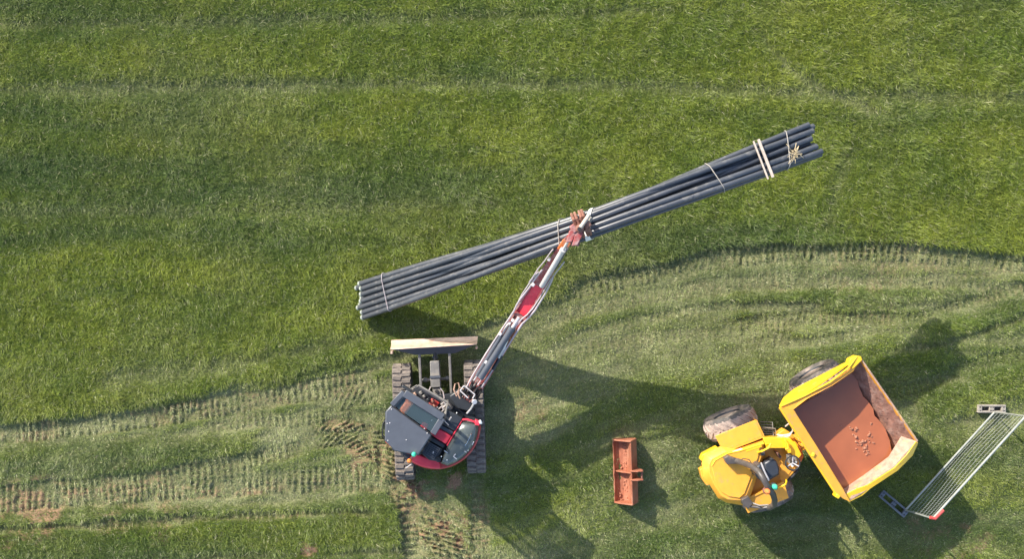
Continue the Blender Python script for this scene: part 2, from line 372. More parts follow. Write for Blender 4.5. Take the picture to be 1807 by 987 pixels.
gcol = lerp(gcol, np.broadcast_to(C(.25, .145, .085), GX.shape + (3,)), np.clip(fsoil * 1.5, 0, 1))
a = gm.color_attributes.new('Col', 'FLOAT_COLOR', 'POINT')
a.data.foreach_set('color', np.concatenate([gcol, np.ones(GX.shape + (1,))], -1).astype(np.float32).ravel())
def attr_mat(name, rough, bump, trans=0.0, noise=.35, nscale=30):
    m = bpy.data.materials.new(name); m.use_nodes = True; t = m.node_tree; L = t.links; b = t.nodes['Principled BSDF']
    at = t.nodes.new('ShaderNodeAttribute'); at.attribute_name = 'Col'
    tc = t.nodes.new('ShaderNodeTexCoord'); n1 = t.nodes.new('ShaderNodeTexNoise'); n1.inputs['Scale'].default_value = nscale; n1.inputs['Detail'].default_value = 5
    L.new(tc.outputs['Object'], n1.inputs['Vector'])
    mr = t.nodes.new('ShaderNodeMapRange'); mr.inputs[1].default_value = .3; mr.inputs[2].default_value = .7; mr.inputs[3].default_value = 1 - noise; mr.inputs[4].default_value = 1 + noise
    L.new(n1.outputs['Fac'], mr.inputs[0]); mx = t.nodes.new('ShaderNodeVectorMath'); mx.operation = 'SCALE'
    L.new(at.outputs['Color'], mx.inputs[0]); L.new(mr.outputs[0], mx.inputs['Scale']); L.new(mx.outputs[0], b.inputs['Base Color'])
    b.inputs['Roughness'].default_value = rough; b.inputs['Specular IOR Level'].default_value = .35
    if bump:
        bp = t.nodes.new('ShaderNodeBump'); bp.inputs['Strength'].default_value = bump; bp.inputs['Distance'].default_value = .02
        L.new(n1.outputs['Fac'], bp.inputs['Height']); L.new(bp.outputs[0], b.inputs['Normal'])
    if trans:
        tr = t.nodes.new('ShaderNodeBsdfTranslucent'); L.new(mx.outputs[0], tr.inputs[0])
        ms = t.nodes.new('ShaderNodeMixShader'); ms.inputs[0].default_value = trans
        out = t.nodes['Material Output']; L.new(b.outputs[0], ms.inputs[1]); L.new(tr.outputs[0], ms.inputs[2]); L.new(ms.outputs[0], out.inputs[0])
    return m
gm.materials.append(attr_mat('field_soil_and_thatch', .9, .8, nscale=45))
go = bpy.data.objects.new('ground', gm); COL.objects.link(go)
tag(go, 'grass field ground with track marks and bare reddish soil', kind='structure')
# ---- grass: single blades of real geometry
def sample(F_, X, Y):
    i = np.clip(np.searchsorted(gx, X) - 1, 0, len(gx) - 2); j = np.clip(np.searchsorted(gy, Y) - 1, 0, len(gy) - 2)
    u = (X - gx[i]) / (gx[i + 1] - gx[i]); v = (Y - gy[j]) / (gy[j + 1] - gy[j])
    return (F_[j, i] * (1 - u) + F_[j, i + 1] * u) * (1 - v) + (F_[j + 1, i] * (1 - u) + F_[j + 1, i + 1] * u) * v
def make_grass():
    N = 1550000
    X = rng.uniform(-12.3, 12.3, N); Y = rng.uniform(-7.4, 7.4, N)
    soil = sample(fsoil, X, Y)
    keep = rng.random(N) > np.clip(soil * 1.25 - .05, 0, .93)
    qx = CX + X * 80; qy = CY - Y * 80
    for x0, y0, x1, y1 in ((1085, 780, 1126, 884), (694, 650, 728, 848), (822, 645, 852, 836), (1722, 714, 1770, 728)):
        keep &= ~((qx > x0) & (qx < x1) & (qy > y0) & (qy < y1))
    X = X[keep]; Y = Y[keep]; N = len(X)
    Z = sample(fh, X, Y); lvl = np.clip(sample(flvl, X, Y), 0, 1); wear = np.clip(sample(fwear, X, Y), 0, 1)
    n_a = fbm(X, Y, 1.6, 1.0, 41); n_b = fbm(X, Y, .35, .35, 51); n_c = fbm(X, Y, 7.0, .7, 61, 4); n_d = fbm(X, Y, 3.0, 3.0, 71, 3)
    ang = rng.uniform(0, 2 * math.pi, N)
    swirl = (fbm(X, Y, .7, .7, 81) * 4 - 1) * math.pi
    mixa = rng.random(N) < (.35 + .35 * wear)
    ang = np.where(mixa, swirl + rng.normal(0, .5, N), ang)
    ln = (.075 + .075 * rng.random(N)) * (.62 + .6 * lvl) * (.75 + .6 * n_b)
    tilt = np.clip(rng.normal(1.08, .28, N) + .2 * wear, .2, 1.5)        # from upright
    wd = (.0038 + .0042 * rng.random(N)) * (1 + .15 * wear)
    dx = np.cos(ang); dy = np.sin(ang); st = np.sin(tilt); ct = np.cos(tilt)
    wx = -dy; wy = dx
    base = np.stack([X, Y, Z - .008], -1); tip = base + np.stack([dx * st, dy * st, ct], -1) * ln[:, None]
    w3 = np.stack([wx, wy, rng.uniform(-.4, .4, N)], -1) * wd[:, None]
    V = np.stack([base - w3, base + w3, tip], 1).reshape(-1, 3).astype(np.float32)
    g1 = C(.132, .190, .026); g2 = C(.245, .285, .036); p1 = C(.36, .37, .18); p2 = C(.44, .42, .24); dk = C(.070, .120, .036)
    t = np.clip((n_a - .5) * 1.8 + .45 + rng.normal(0, .25, N), 0, 1).astype(np.float32)
    c = g1 + (g2 - g1) * t[:, None]
    t = np.clip((n_c - .46) * 3.6, 0, 1) * .7; c = c + (dk - c) * t[:, None].astype(np.float32)
    t = np.clip((n_d - .5) * 2.5, 0, 1) * .5 * (1 - wear); c = c + (C(.20, .225, .085) - c) * t[:, None].astype(np.float32)
    pale = C(.26, .30, .12) + (p1 - C(.26, .30, .12)) * rng.random(N)[:, None].astype(np.float32)
    t = np.clip(wear * (.45 + .75 * n_a) + rng.normal(0, .1, N) * wear, 0, 1).astype(np.float32); c = c + (pale - c) * t[:, None]
    strw = (rng.random(N) < .03 + .10 * wear)[:, None]; c = np.where(strw, p2, c)
    c = c * (0.62 + .76 * rng.random(N))[:, None]
    me = bpy.data.meshes.new('grass'); me.vertices.add(3 * N); me.vertices.foreach_set('co', V.ravel())
    me.loops.add(3 * N); me.loops.foreach_set('vertex_index', np.arange(3 * N, dtype=np.int32))
    me.polygons.add(N); me.polygons.foreach_set('loop_start', np.arange(0, 3 * N, 3, dtype=np.int32)); me.update()
    at = me.color_attributes.new('Col', 'FLOAT_COLOR', 'POINT')
    cc = np.concatenate([np.repeat(c, 3, 0), np.ones((3 * N, 1))], -1).astype(np.float32); at.data.foreach_set('color', cc.ravel())
    me.materials.append(attr_mat('grass_blades', .45, 0, trans=.3, noise=.12, nscale=4))
    o = bpy.data.objects.new('grass', me); COL.objects.link(o)
    tag(o, 'short meadow grass, tall and green above, pale and flattened along the wheel tracks', 'grass', kind='stuff')
make_grass()
# ---------------------------------------------------------------- tracked excavator
ex = thing('excavator', P(772, 745, 0), 'compact charcoal and red tracked excavator with wooden-coloured dozer blade, holding up the pipes', 'excavator')
UF = Vector((-.035, 1, 0)).normalized(); UR = Vector((UF.y, -UF.x, 0))      # undercarriage axes
def make_track(p_front, p_back):
    a = P(*p_front, .62); b = P(*p_back, .62); a.z = b.z = 0; L = (a - b).length; d = (a - b).normalized(); rt = Vector((d.y, -d.x, 0)); mid = (a + b) / 2
    W = .40; R = .27; hl = L / 2 - R
    loop = []                                            # side outline (along, up)
    for k in range(13): t = math.pi / 2 - math.pi * k / 12; loop.append((hl + R * math.cos(t), .31 + R * math.sin(t)))
    for k in range(13): t = -math.pi / 2 - math.pi * k / 12; loop.append((-hl + R * math.cos(t), .31 + R * math.sin(t)))
    bb = B(); 
    A = [mid + d * x + Vector((0, 0, z)) - rt * W / 2 for x, z in loop]; Bq = [p + rt * W for p in A]
    k = len(A); bb.add(A + Bq, [(i, (i + 1) % k, (i + 1) % k + k, i + k) for i in range(k)])
    inn = [mid + (p - rt * -W / 2 - mid) for p in A]
    # inner wall ring
    A2 = [mid + d * x * .97 + Vector((0, 0, .31 + (z - .31) * .88)) - rt * W / 2 for x, z in loop]; B2 = [p + rt * W for p in A2]
    n0 = len(bb.v); bb.add(A2 + B2, [(i, i + k, (i + 1) % k + k, (i + 1) % k) for i in range(k)])
    for off in (0, k): bb.f += [(off + i, n0 + off + i, n0 + off + (i + 1) % k, off + (i + 1) % k) for i in range(k)]
    tr = part('track', bb, M['track'], ex)
    # rubber lugs: two staggered rows round the whole belt
    lug = B(); lug.add([(-.095, -.045, 0), (.095, -.045, 0), (.095, .045, 0), (-.095, .045, 0), (-.085, -.032, .035), (.085, -.026, .035), (.085, .028, .035), (-.085, .034, .035)],
        [(0, 3, 2, 1), (4, 5, 6, 7), (0, 1, 5, 4), (1, 2, 6, 5), (2, 3, 7, 6), (3, 0, 4, 7)])
    lm = lug.mesh('track_lug', M['track'])
    per = 4 * hl + 2 * math.pi * R; n = int(per / .135); off = ex.location
    for q in range(n):
        for s_ in (-1, 1):
            s = (q + (.5 if s_ > 0 else 0)) / n * per
            if s < 2 * hl: x, z, nx, nz = hl - s, .31 + R, 0, 1
            elif s < 2 * hl + math.pi * R: t = math.pi / 2 + (s - 2 * hl) / R; x, z, nx, nz = -hl + R * math.cos(t), .31 + R * math.sin(t), math.cos(t), math.sin(t)
            elif s < 4 * hl + math.pi * R: x, z, nx, nz = -hl + (s - 2 * hl - math.pi * R), .31 - R, 0, -1
            else: t = -math.pi / 2 + (s - 4 * hl - math.pi * R) / R; x, z, nx, nz = hl + R * math.cos(t), .31 + R * math.sin(t), math.cos(t), math.sin(t)
            if nz < -.5: continue                        # pressed into the soil
            nv = (d * nx + Vector((0, 0, nz))).normalized(); al = rt.cross(nv) * -1
            o = bpy.data.objects.new('track_lug', lm); COL.objects.link(o); o.parent = tr
            R3 = Matrix((rt, nv.cross(rt), nv)).transposed()
            jz = random.uniform(-.006, .004)
            o.matrix_local = Matrix.Translation(mid + d * x + Vector((0, 0, z)) + rt * s_ * .098 + nv * jz - off) @ R3.to_4x4() @ Matrix.Rotation(random.uniform(-.07, .07) + s_ * .06, 4, 'Z')
    fr = B().box(mid + Vector((0, 0, .30)), W * .5, L * .78, .20, math.atan2(d.y, d.x) - math.pi / 2)
    part('track_frame', fr, M['dgrey'], ex)
    for s_ in (-1, 1):
        wl = B().lathe(mid + d * s_ * hl + Vector((0, 0, .31)) - rt * .15, rt, [(0, .10), (.01, .22), (.29, .22), (.30, .10)], 18)
        part('sprocket' if s_ < 0 else 'idler_wheel', wl, M['steel'], ex, smooth=True)
make_track((707, 646), (714, 849)); make_track((834, 640), (841, 837))
fr = B().prism([(722, 700), (818, 694), (822, 790), (728, 796)], .62, .28); part('undercarriage_frame', fr, M['dgrey'], ex, bevel=.02)
# dozer blade: curved face leaning back, worn bare; ribs and dark back
def blade():
    b = B(); UP = .33; pl = P(690, 601, .1 + UP); pr = P(843, 594, .1 + UP); pl2 = P(689, 617, .46 + UP); pr2 = P(842, 608, .46 + UP); back = (pl2 - pl); back.z = 0
    rings = []
    for e, (p, q) in enumerate(((pl, pl2), (pr, pr2))):
        bk = (q - p); bk.z = 0
        prof = [(-.02, .03), (.02, .10), (.42, .16), (.66, .26), (.72, .36), (.95, .47), (1.06, .47), (.90, .34), (.80, .20), (.45, .07), (.10, .03)]
        rings.append([Vector((p.x, p.y, 0)) + bk * u + Vector((0, 0, z + UP)) for u, z in prof])
    k = len(rings[0]); b.add(rings[0] + rings[1], [(i, (i + 1) % k, (i + 1) % k + k, i + k) for i in range(k)] + [tuple(range(k)), tuple(range(2 * k - 1, k - 1, -1))])
    part('dozer_blade', b, M['blade'], ex, bevel=.006)
    b = B()
    a0, a1, a2, a3 = P(692, 617.5, .44 + UP), P(840, 608.5, .44 + UP), P(803, 624, .30 + UP), P(733, 627, .30 + UP)
    ring = [a0, a1, a2, a3]; low = [Vector((v.x, v.y, .12 + UP)) for v in ring]; b.hull2(ring, low); part('blade_backing', b, M['grey'], ex, bevel=.01)
    for x in (691, 841):
        e = B().prism([(x - 2, 612 if x > 800 else 620), (x + 1.5, 612 if x > 800 else 620), (x + 1.5, 616 if x > 800 else 625), (x - 2, 616 if x > 800 else 625)], .4 + UP, .1 + UP); part('blade_end_plate', e, M['blade'], ex)
blade()
for x0, y0, x1, y1 in ((740, 622, 744, 705), (793, 618, 797, 706)):
    part('blade_arm', B().beam(P(x0, y0, .60), P(x1, y1, .46), .055, .09), M['steel'], ex, bevel=.012)
part('blade_cross_tube', B().tube([P(742, 672, .40), P(796, 668, .40)], .035, 10), M['steel'], ex, smooth=True)
for x, y in ((751, 671), (790, 668)): part('tube_collar', B().tube([P(x - 3, y, .40), P(x + 3, y - .2, .40)], .055, 10), M['steel'], ex, smooth=True)
part('blade_ram_guard', B().prism([(758.5, 638), (774.5, 637), (777.5, 684), (760, 685)], .66, .34), M['steel'], ex, bevel=.015)
part('guard_step', B().prism([(758.5, 664), (777, 663), (777, 667), (758.5, 668)], .685, .6), M['grey'], ex)
part('blade_ram', B().tube([P(768, 612, .68), P(768, 640, .52)], .045, 12), M['dgrey'], ex, smooth=True)
for q in (614, 619, 624, 631): part('ram_clevis', B().box(P(768, q, .66 - (q - 614) * .006), .12, .035, .06, -.03), M['grey'], ex)
part('towing_eye', B().prism([(763, 686), (777, 685), (779, 698), (765, 699)], .62, .4), M['steel'], ex, bevel=.01)
part('eye_pin', B().lathe(P(771, 691, .6), (0, 0, 1), [(0, .04), (.05, .04), (.051, .02)], 12), M['black'], ex)
for pts in ([(760, 683), (757, 690), (762, 700), (770, 712)], [(776, 684), (782, 692), (784, 702), (781, 712)]):
    part('hose', B().tube([P(x, y, .62) for x, y in pts], .013, 6), M['hose'], ex, smooth=True)
# upper body
part('turntable', B().lathe(P(771, 748, .6), (0, 0, 1), [(0, .40), (.0, .45), (.18, .45), (.18, .3)], 28), M['dgrey'], ex)
cc = (769.0, 750.0); r_ = 79.5
def arc(a0, a1, n, r=r_, c=cc): return [(c[0] + r * math.cos(math.radians(a0 + (a1 - a0) * i / n)), c[1] + r * math.sin(math.radians(a0 + (a1 - a0) * i / n))) for i in range(n + 1)]
deck = arc(-5, 140, 20, 78.0) + [(692, 795), (684, 740), (716, 698), (740, 684), (800, 716), (846, 742)]
part('swing_deck', B().prism(deck, .92, .74), M['dgrey'], ex, bevel=.01)
# red counterweight: rounded strip along the tail
cw = arc(2, 128, 22, 79.5) + arc(128, 2, 22, 66)
part('counterweight', B().prism(cw, 1.08, .74), M['red'], ex, bevel=.03)
cw2 = arc(84, 128, 12, 78.0) + arc(128, 84, 12, 60)
part('counterweight_shoulder', B().prism(cw2, 1.20, 1.0), M['redin'], ex, bevel=.03)
# side covers right of the cab
U_ = lambda a, b_, t: (a[0] + (b_[0] - a[0]) * t, a[1] + (b_[1] - a[1]) * t)
part('front_cover', B().prism([(786, 722), (817, 738), (802, 762), (773, 745)], 1.45, .92), M['dgrey'], ex, bevel=.025)
part('rib_cover', B().prism([(772, 746), (801, 763), (797, 769), (768, 752)], 1.40, .92), M['grey'], ex, bevel=.015)
part('red_cover', B().prism([(767.5, 753), (796.5, 770), (787, 785), (759, 767.5)], 1.42, .92), M['redin'], ex, bevel=.02, label='dark red cover panel beside the cab')
part('rear_cover', B().prism([(758, 769), (786, 786), (783, 792), (753, 775)], 1.40, .92), M['dgrey'], ex, bevel=.02)
part('radiator_cover', B().prism([(752, 776), (782, 793), (771, 815), (757, 813), (742, 800)], 1.36, .92), M['dgrey'], ex, bevel=.02)
for i in range(7):
    a = U_((755, 780), (745, 797), i / 6); b_ = U_((777, 793), (766, 811), i / 6)
    part('grille_bar', B().beam(P(*a, 1.37), P(*b_, 1.37), .018, .03), M['grey'], ex)
for i in range(6):
    a = U_((757, 780), (777, 792), i / 5); b_ = U_((747, 798), (766, 810), i / 5)
    part('grille_bar', B().beam(P(*a, 1.365), P(*b_, 1.365), .014, .02), M['grey'], ex)
# domed engine hood
hood = [(789, 788), (803, 764), (817, 741)] + [(cc[0] + 75.5 * math.cos(math.radians(t)), cc[1] + 75.5 * math.sin(math.radians(t))) for t in np.linspace(-4, 74, 14)] + [(777, 818)]
hc = P(806, 782, 1.46); b = B(); k = len(hood)
r0 = [P(x, y, .95) for x, y in hood]; r1 = [P(x, y, 1.26) for x, y in hood]
rr_ = []
for f_, z_ in ((.985, 1.32), (.93, 1.40), (.80, 1.45), (.5, 1.48)): rr_.append([Vector((hc.x + (p.x - hc.x) * f_, hc.y + (p.y - hc.y) * f_, z_)) for p in r1])
rings = [r0, r1] + rr_; vs_ = [v for g in rings for v in g]; fs_ = [(i * k + j, i * k + (j + 1) % k, (i + 1) * k + (j + 1) % k, (i + 1) * k + j) for i in range(len(rings) - 1) for j in range(k)] + [tuple((len(rings) - 1) * k + j for j in range(k))]
b.add(vs_, fs_); part('engine_hood', b, M['hoodgloss'], ex, smooth=True)
part('hood_seam', B().tube([P(789, 787, 1.40), P(800, 768, 1.42), P(814, 744, 1.42), P(817, 741, 1.40)], .016, 6), M['redin'], ex, smooth=True)
part('red_trim', B().tube([P(816, 741, 1.42), P(824, 741, 1.45), P(834, 744, 1.44), P(843, 748, 1.40)], .022, 6), M['redin'], ex, smooth=True)
part('red_lamp_guard', B().prism([(838, 741), (847, 745), (846, 753), (838, 751)], 1.46, 1.25), M['redin'], ex, bevel=.02)
part('work_lamp', B().lathe(P(845, 747, 1.42), (.8, .4, .1), [(0, .03), (.03, .045), (.06, .045), (.07, .02)], 12), M['whitep'], ex, smooth=True)
part('handrail', B().tube([P(812, 796, 1.38), P(824, 783, 1.5), P(831, 768, 1.5), P(834, 760, 1.36)], .012, 6), M['chrome'], ex, smooth=True)
part('fuel_cap', B().lathe(P(774, 811, 1.36), (0, 0, 1), [(0, .06), (.05, .06), (.06, .04)], 16), M['black'], ex, smooth=True)
for x, y, dx_, dy_ in ((784, 796, 6, 4), (800, 806, 6, 5), (804, 802, -3, 3), (833, 786, 3, -6), (820, 797, 3, 2), (764, 801, 1, -4)):
    part('latch', B().beam(P(x, y, 1.49), P(x + dx_, y + dy_, 1.48), .018, .02), M['silver'], ex)
for x, y in ((779, 806), (789, 812), (812, 795), (826, 795), (795, 800), (806, 729), (762, 742), (768, 757)):
    part('bolt', B().lathe(P(x, y, 1.42), (0, 0, 1), [(0, .012), (.05, .012), (.051, .006)], 8), M['whitep'], ex)
part('wiper', B().tube([P(783, 742, 1.5), P(792, 751, 1.5)], .008, 5), M['silver'], ex)
part('lever_knob', B().tube([P(793, 742, 1.5), P(796, 737, 1.6)], .014, 6), M['silver'], ex)
# cab
R1, R2, R3, R4, R5, R6 = (680, 727), (712, 691), (784, 737), (738, 805), (697, 797), (679, 779)
G1, G2 = (690.5, 715.5), (762, 768)                 # seam between roof panel and the roof window
part('cab_floor', B().prism([(680, 735), (712, 699), (739, 682), (791, 712), (788, 735), (741, 800), (700, 792), (682, 775)], 1.0, .92), M['dgrey'], ex)
roof = part('cab_roof', B().prism([G1, G2, R4, R5, R6, R1], 2.66, 2.56), M['grey'], ex, bevel=.025)
for x, y in ((691, 723), (754, 765), (684.5, 778), (686, 762), (683.5, 748), (717, 777), (749, 757), (688, 747)):
    part('roof_bolt', B().lathe(P(x, y, 2.655), (0, 0, 1), [(0, .011), (.012, .011), (.016, .006)], 8), M['silver'], roof)
def bar(n_, a, b_, w_, z=2.63, m='grey', h=.09): part(n_, B().beam(P(*a, z), P(*b_, z), w_, h), M[m], ex, bevel=.012)
bar('roof_frame', (714, 694), (782, 737), .15); bar('roof_frame', (691.5, 715), (713, 692), .10, 2.625); bar('roof_frame', (764, 766), (781, 738), .12, 2.623)
part('roof_window', B().prism([(694, 716), (715, 698), (776, 738), (761, 763)], 2.615, 2.60), M['glass'], ex)
part('roof_seam', B().tube([P(691, 717, 2.66), P(762, 768, 2.66)], .012, 6), M['black'], ex)
# posts and panes
low = {'a': (682, 737, 1.0), 'b': (716, 699, 1.0), 'c': (786, 741, 1.0), 'd': (743, 799, 1.0), 'e': (702, 790, 1.0), 'f': (684, 774, 1.0)}
up = {'a': (682, 729, 2.58), 'b': (713, 694, 2.58), 'c': (781, 738, 2.58), 'd': (738, 802, 2.58), 'e': (699, 795, 2.58), 'f': (681, 777, 2.58)}
for k_ in low: part('cab_post', B().tube([P(*low[k_]), P(*up[k_])], .035, 8), M['dgrey'], ex, smooth=True)
for p_, q_ in (('a', 'b'), ('f', 'a'), ('e', 'f'), ('d', 'e'), ('c', 'd')):
    pts = [P(*low[p_]), P(*low[q_]), P(*up[q_]), P(*up[p_])]; part('cab_window', B().quad(pts), M['glass'], ex)
    lowp = [P(*low[p_]), P(*low[q_])]; part('cab_panel', B().hull2([lowp[0], lowp[1], lowp[1] + Vector((0, 0, .5)), lowp[0] + Vector((0, 0, .5))], [v * 1.0 + Vector((.01, .01, 0)) for v in (lowp[0], lowp[1], lowp[1] + Vector((0, 0, .5)), lowp[0] + Vector((0, 0, .5)))]), M['red'] if p_ in 'de' else M['dgrey'], ex)
part('door_handle', B().tube([P(681, 742, 2.2), P(676, 748, 2.2), P(675, 768, 2.1), P(680, 775, 2.1)], .018, 8), M['black'], ex, smooth=True)
# cab inside, under the roof window; orange painted for reflections in its glass
part('operator_seat', B().prism([(712, 738), (736, 754), (727, 768), (703, 752)], 1.55, 1.1), M['orange'], ex, bevel=.05)
part('seat_back', B().prism([(706, 752), (727, 765), (723, 771), (702, 758)], 2.1, 1.4), M['dgrey'], ex, bevel=.04)
part('dashboard', B().prism([(716, 708), (728, 715), (714, 733), (704, 724)], 2.0, 1.1), M['orange'], ex, bevel=.04, label='console under the roof window, orange for a reflection in the glass')
part('console', B().prism([(741, 752), (752, 759), (748, 766), (738, 760)], 1.9, 1.1), M['redin'], ex, bevel=.03)
part('screen_bar', B().beam(P(722, 705, 2.3), P(766, 733, 2.3), .045, .03), M['pink'], ex)
part('screen_bar', B().beam(P(716, 708, 2.25), P(722, 705, 2.28), .045, .03), M['orange'], ex)
# open front of the cab with floor, pedals and valve gear
part('front_floor_pan', B().prism([(724, 692), (742, 686), (788, 711), (780, 731)], 1.04, 1.0), M['dgrey'], ex)
part('floor_mat', B().prism([(762, 703), (776, 711), (770, 720), (756, 713)], 1.07, 1.04), M['red'], ex, bevel=.01)
part('front_rail', B().tube([P(722, 690, 1.45), P(739, 681, 1.45), P(790, 711, 1.42), P(786, 732, 1.5)], .028, 8), M['steel'], ex, smooth=True)
part('front_rail', B().tube([P(739, 684, 1.2), P(789, 713, 1.2)], .02, 8), M['grey'], ex, smooth=True)
for x, y, a_, m_ in ((731, 697, 10, 'mudpale'), (742, 694, 9, 'steel'), (736, 703, 8, 'rust'), (748, 700, 8, 'steel'), (755, 706, 8, 'dgrey'), (728, 704, 8, 'orange'), (763, 709, 7, 'rust')):
    part('pedal', B().prism([(x - a_ * .4, y - a_ * .1), (x + a_ * .1, y - a_ * .4), (x + a_ * .45, y + a_ * .15), (x - a_ * .05, y + a_ * .4)], 1.16 + random.random() * .1, 1.05), M[m_], ex, bevel=.012)
for i in range(9):
    x, y = 745 + random.uniform(0, 36), 709 + random.uniform(0, 20) ; y = 706 + (x - 745) * .55 + random.uniform(-3, 9)
    part('valve', B().tube([P(x, y, 1.15), P(x + random.uniform(-7, 7), y + random.uniform(-6, 6), 1.3)], random.uniform(.014, .026), 7), M[random.choice(['steel', 'silver', 'dgrey', 'rust'])], ex, smooth=True)
part('mirror_arm', B().tube([P(724, 692, 1.6), P(732, 685, 1.9), P(736, 680, 1.9), P(717, 692, 1.9)], .012, 6), M['steel'], ex)
part('mirror', B().box(P(718, 686, 1.95), .05, .22, .16, 1.0), M['dgrey'], ex, bevel=.015)
part('valve_box', B().prism([(776, 712), (790, 708), (799, 722), (786, 731)], 1.25, .95), M['steel'], ex, bevel=.02)
for x, y in ((779, 714), (783, 718), (775, 722)):
    part('hose', B().tube([P(x, y, 1.3), P(x + 5, y - 4, 1.42), P(x + 8, y + 2, 1.42), P(x + 4, y + 6, 1.3)], .018, 7), M['silver'], ex, smooth=True)
# beacons
part('beacon_pole', B().tube([P(722, 814, 1.4), P(723, 813, 2.5), P(730, 803, 2.56)], .012, 6), M['steel'], ex)
part('amber_beacon', B().lathe(P(723, 813, 2.45), (0, 0, 1), [(0, .045), (.05, .05), (.10, .045), (.13, .02)], 14), M['amber'], ex, smooth=True)
part('green_beacon', B().lathe(P(731, 802, 2.66), (0, 0, 1), [(0, .045), (.05, .05), (.10, .045), (.13, .02)], 14), M['green'], ex, smooth=True)
part('door_step', B().tube([P(716, 827, 1.1), P(726, 820, 1.1)], .012, 6), M['silver'], ex)
# swing bracket and boom
BC = [((822, 706), 15, 1.15), ((837, 684), 16, 1.35), ((857, 652), 15.5, 1.55), ((880, 616), 14.5, 1.72), ((905, 577), 13.5, 1.88), ((922, 552), 15, 2.0), ((934, 532), 15.5, 2.12)]
dirb = Vector((.555, -.832)); nrm = Vector((.832, .555))
def section(c, hw, z, dep):
    l = (c[0] - nrm.x * hw, c[1] - nrm.y * hw); r = (c[0] + nrm.x * hw, c[1] + nrm.y * hw)
    a = P(*l, z); b_ = P(*r, z); return [a, b_, b_ - Vector((0, 0, dep)), a - Vector((0, 0, dep))]
def loft(secs):
    b = B(); k = len(secs[0]); b.v = [tuple(v) for s in secs for v in s]
    for i in range(len(secs) - 1): b.f += [(i * k + j, i * k + (j + 1) % k, (i + 1) * k + (j + 1) % k, (i + 1) * k + j) for j in range(k)]
    b.f += [tuple(range(k - 1, -1, -1)), tuple((len(secs) - 1) * k + j for j in range(k))]; return b
part('swing_bracket', B().prism([(792, 700), (812, 686), (838, 706), (828, 728), (806, 722)], 1.05, .6), M['dgrey'], ex, bevel=.03)
part('boom_plate', loft([section(c, h_ * .55, z, .24 if i else .3) for i, (c, h_, z) in enumerate(BC)]), M['pink'], ex, bevel=.01)
for s_ in (-1, 1):                                      # two side plates of the boom stand proud of its web
    part('boom_side', loft([section((c[0] + nrm.x * s_ * (h_ * .78), c[1] + nrm.y * s_ * (h_ * .78)), 2.3 if i < 4 else 3.2, z + .03, .30) for i, (c, h_, z) in enumerate(BC[1:])]), M['pink'], ex, bevel=.008)
# elbow: open bright red channel
CH = [((918, 556), 9, 2.05), ((934, 531), 10, 2.2), ((951, 503), 8.5, 2.56)]
part('elbow_floor', loft([section(c, h_, z - .01, .12) for c, h_, z in CH]), M['redin'], ex, bevel=.01, label='bright red open channel at the elbow')
for s_ in (-1, 1): part('elbow_side', loft([section((c[0] + nrm.x * s_ * (h_ + 1.5), c[1] + nrm.y * s_ * (h_ + 1.5)), 1.6, z + .03, .36) for c, h_, z in CH]), M['pink'], ex, bevel=.008)
for c_, z_ in (((917, 558), 2.1), ((952, 501), 2.5)): part('elbow_pin', B().tube([P(c_[0] - nrm.x * 14, c_[1] - nrm.y * 14, z_), P(c_[0] + nrm.x * 14, c_[1] + nrm.y * 14, z_)], .045, 10), M['pink'], ex, smooth=True)
0 and part('elbow_crosspiece', B().box(P(921, 549, 2.12), .20, .08, .08, 1.0), M['redplast'], ex)
AR = [((950, 506), 11, 2.56), ((962, 486), 11, 2.68), ((978, 461), 9.5, 3.05), ((993, 438), 8, 3.42), ((1004, 422), 7, 3.7)]
part('arm', loft([section(c, h_, z, .2) for c, h_, z in AR]), M['pink'], ex, bevel=.012)
part('arm_front', loft([section(c, 8, z + .01, .16) for c, z in (((990, 443), 3.35), ((1001, 426), 3.64))]), M['orange'], ex, bevel=.01)
# rams
def ram(a, b_, r, m='grey', t=.62, rod='chrome'):
    a = Vector(a); b_ = Vector(b_); c = a.lerp(b_, t)
    o = part('ram_barrel', B().tube([a, c], r, 14), M[m], ex, smooth=True)
    part('ram_rod', B().tube([c, b_], r * .5, 10), M[rod], o, smooth=True)
    part('ram_gland', B().tube([c - (b_ - a).normalized() * .05, c + (b_ - a).normalized() * .02], r * 1.15, 14), M[m], o, smooth=True)
ram(P(848, 668, 1.78), P(916, 560, 2.18), .066, 'grey', .82, 'silver')
ram(P(842, 664, 1.72), P(897, 572, 1.98), .05, 'grey', .78, 'silver')
ram(P(870, 652, 1.72), P(893, 613, 1.92), .04, 'dgrey', .6, 'chrome')
ram(P(956, 505, 2.72), P(1003, 425, 3.9), .052, 'silver', .80, 'silver')
part('ram_sleeve', B().tube([P(978, 474, 3.05), P(999, 438, 3.6)], .045, 12), M['grey'], ex, smooth=True)
for x, y, z in ((853, 660, 1.75), (874, 645, 1.75)): 0 and part('ram_lug', B().lathe(P(x, y, z), (nrm.x, -nrm.y, 0), [(-.1, .05), (-.1, .07), (.1, .07), (.1, .05)], 12), M['redin'], ex, smooth=True)
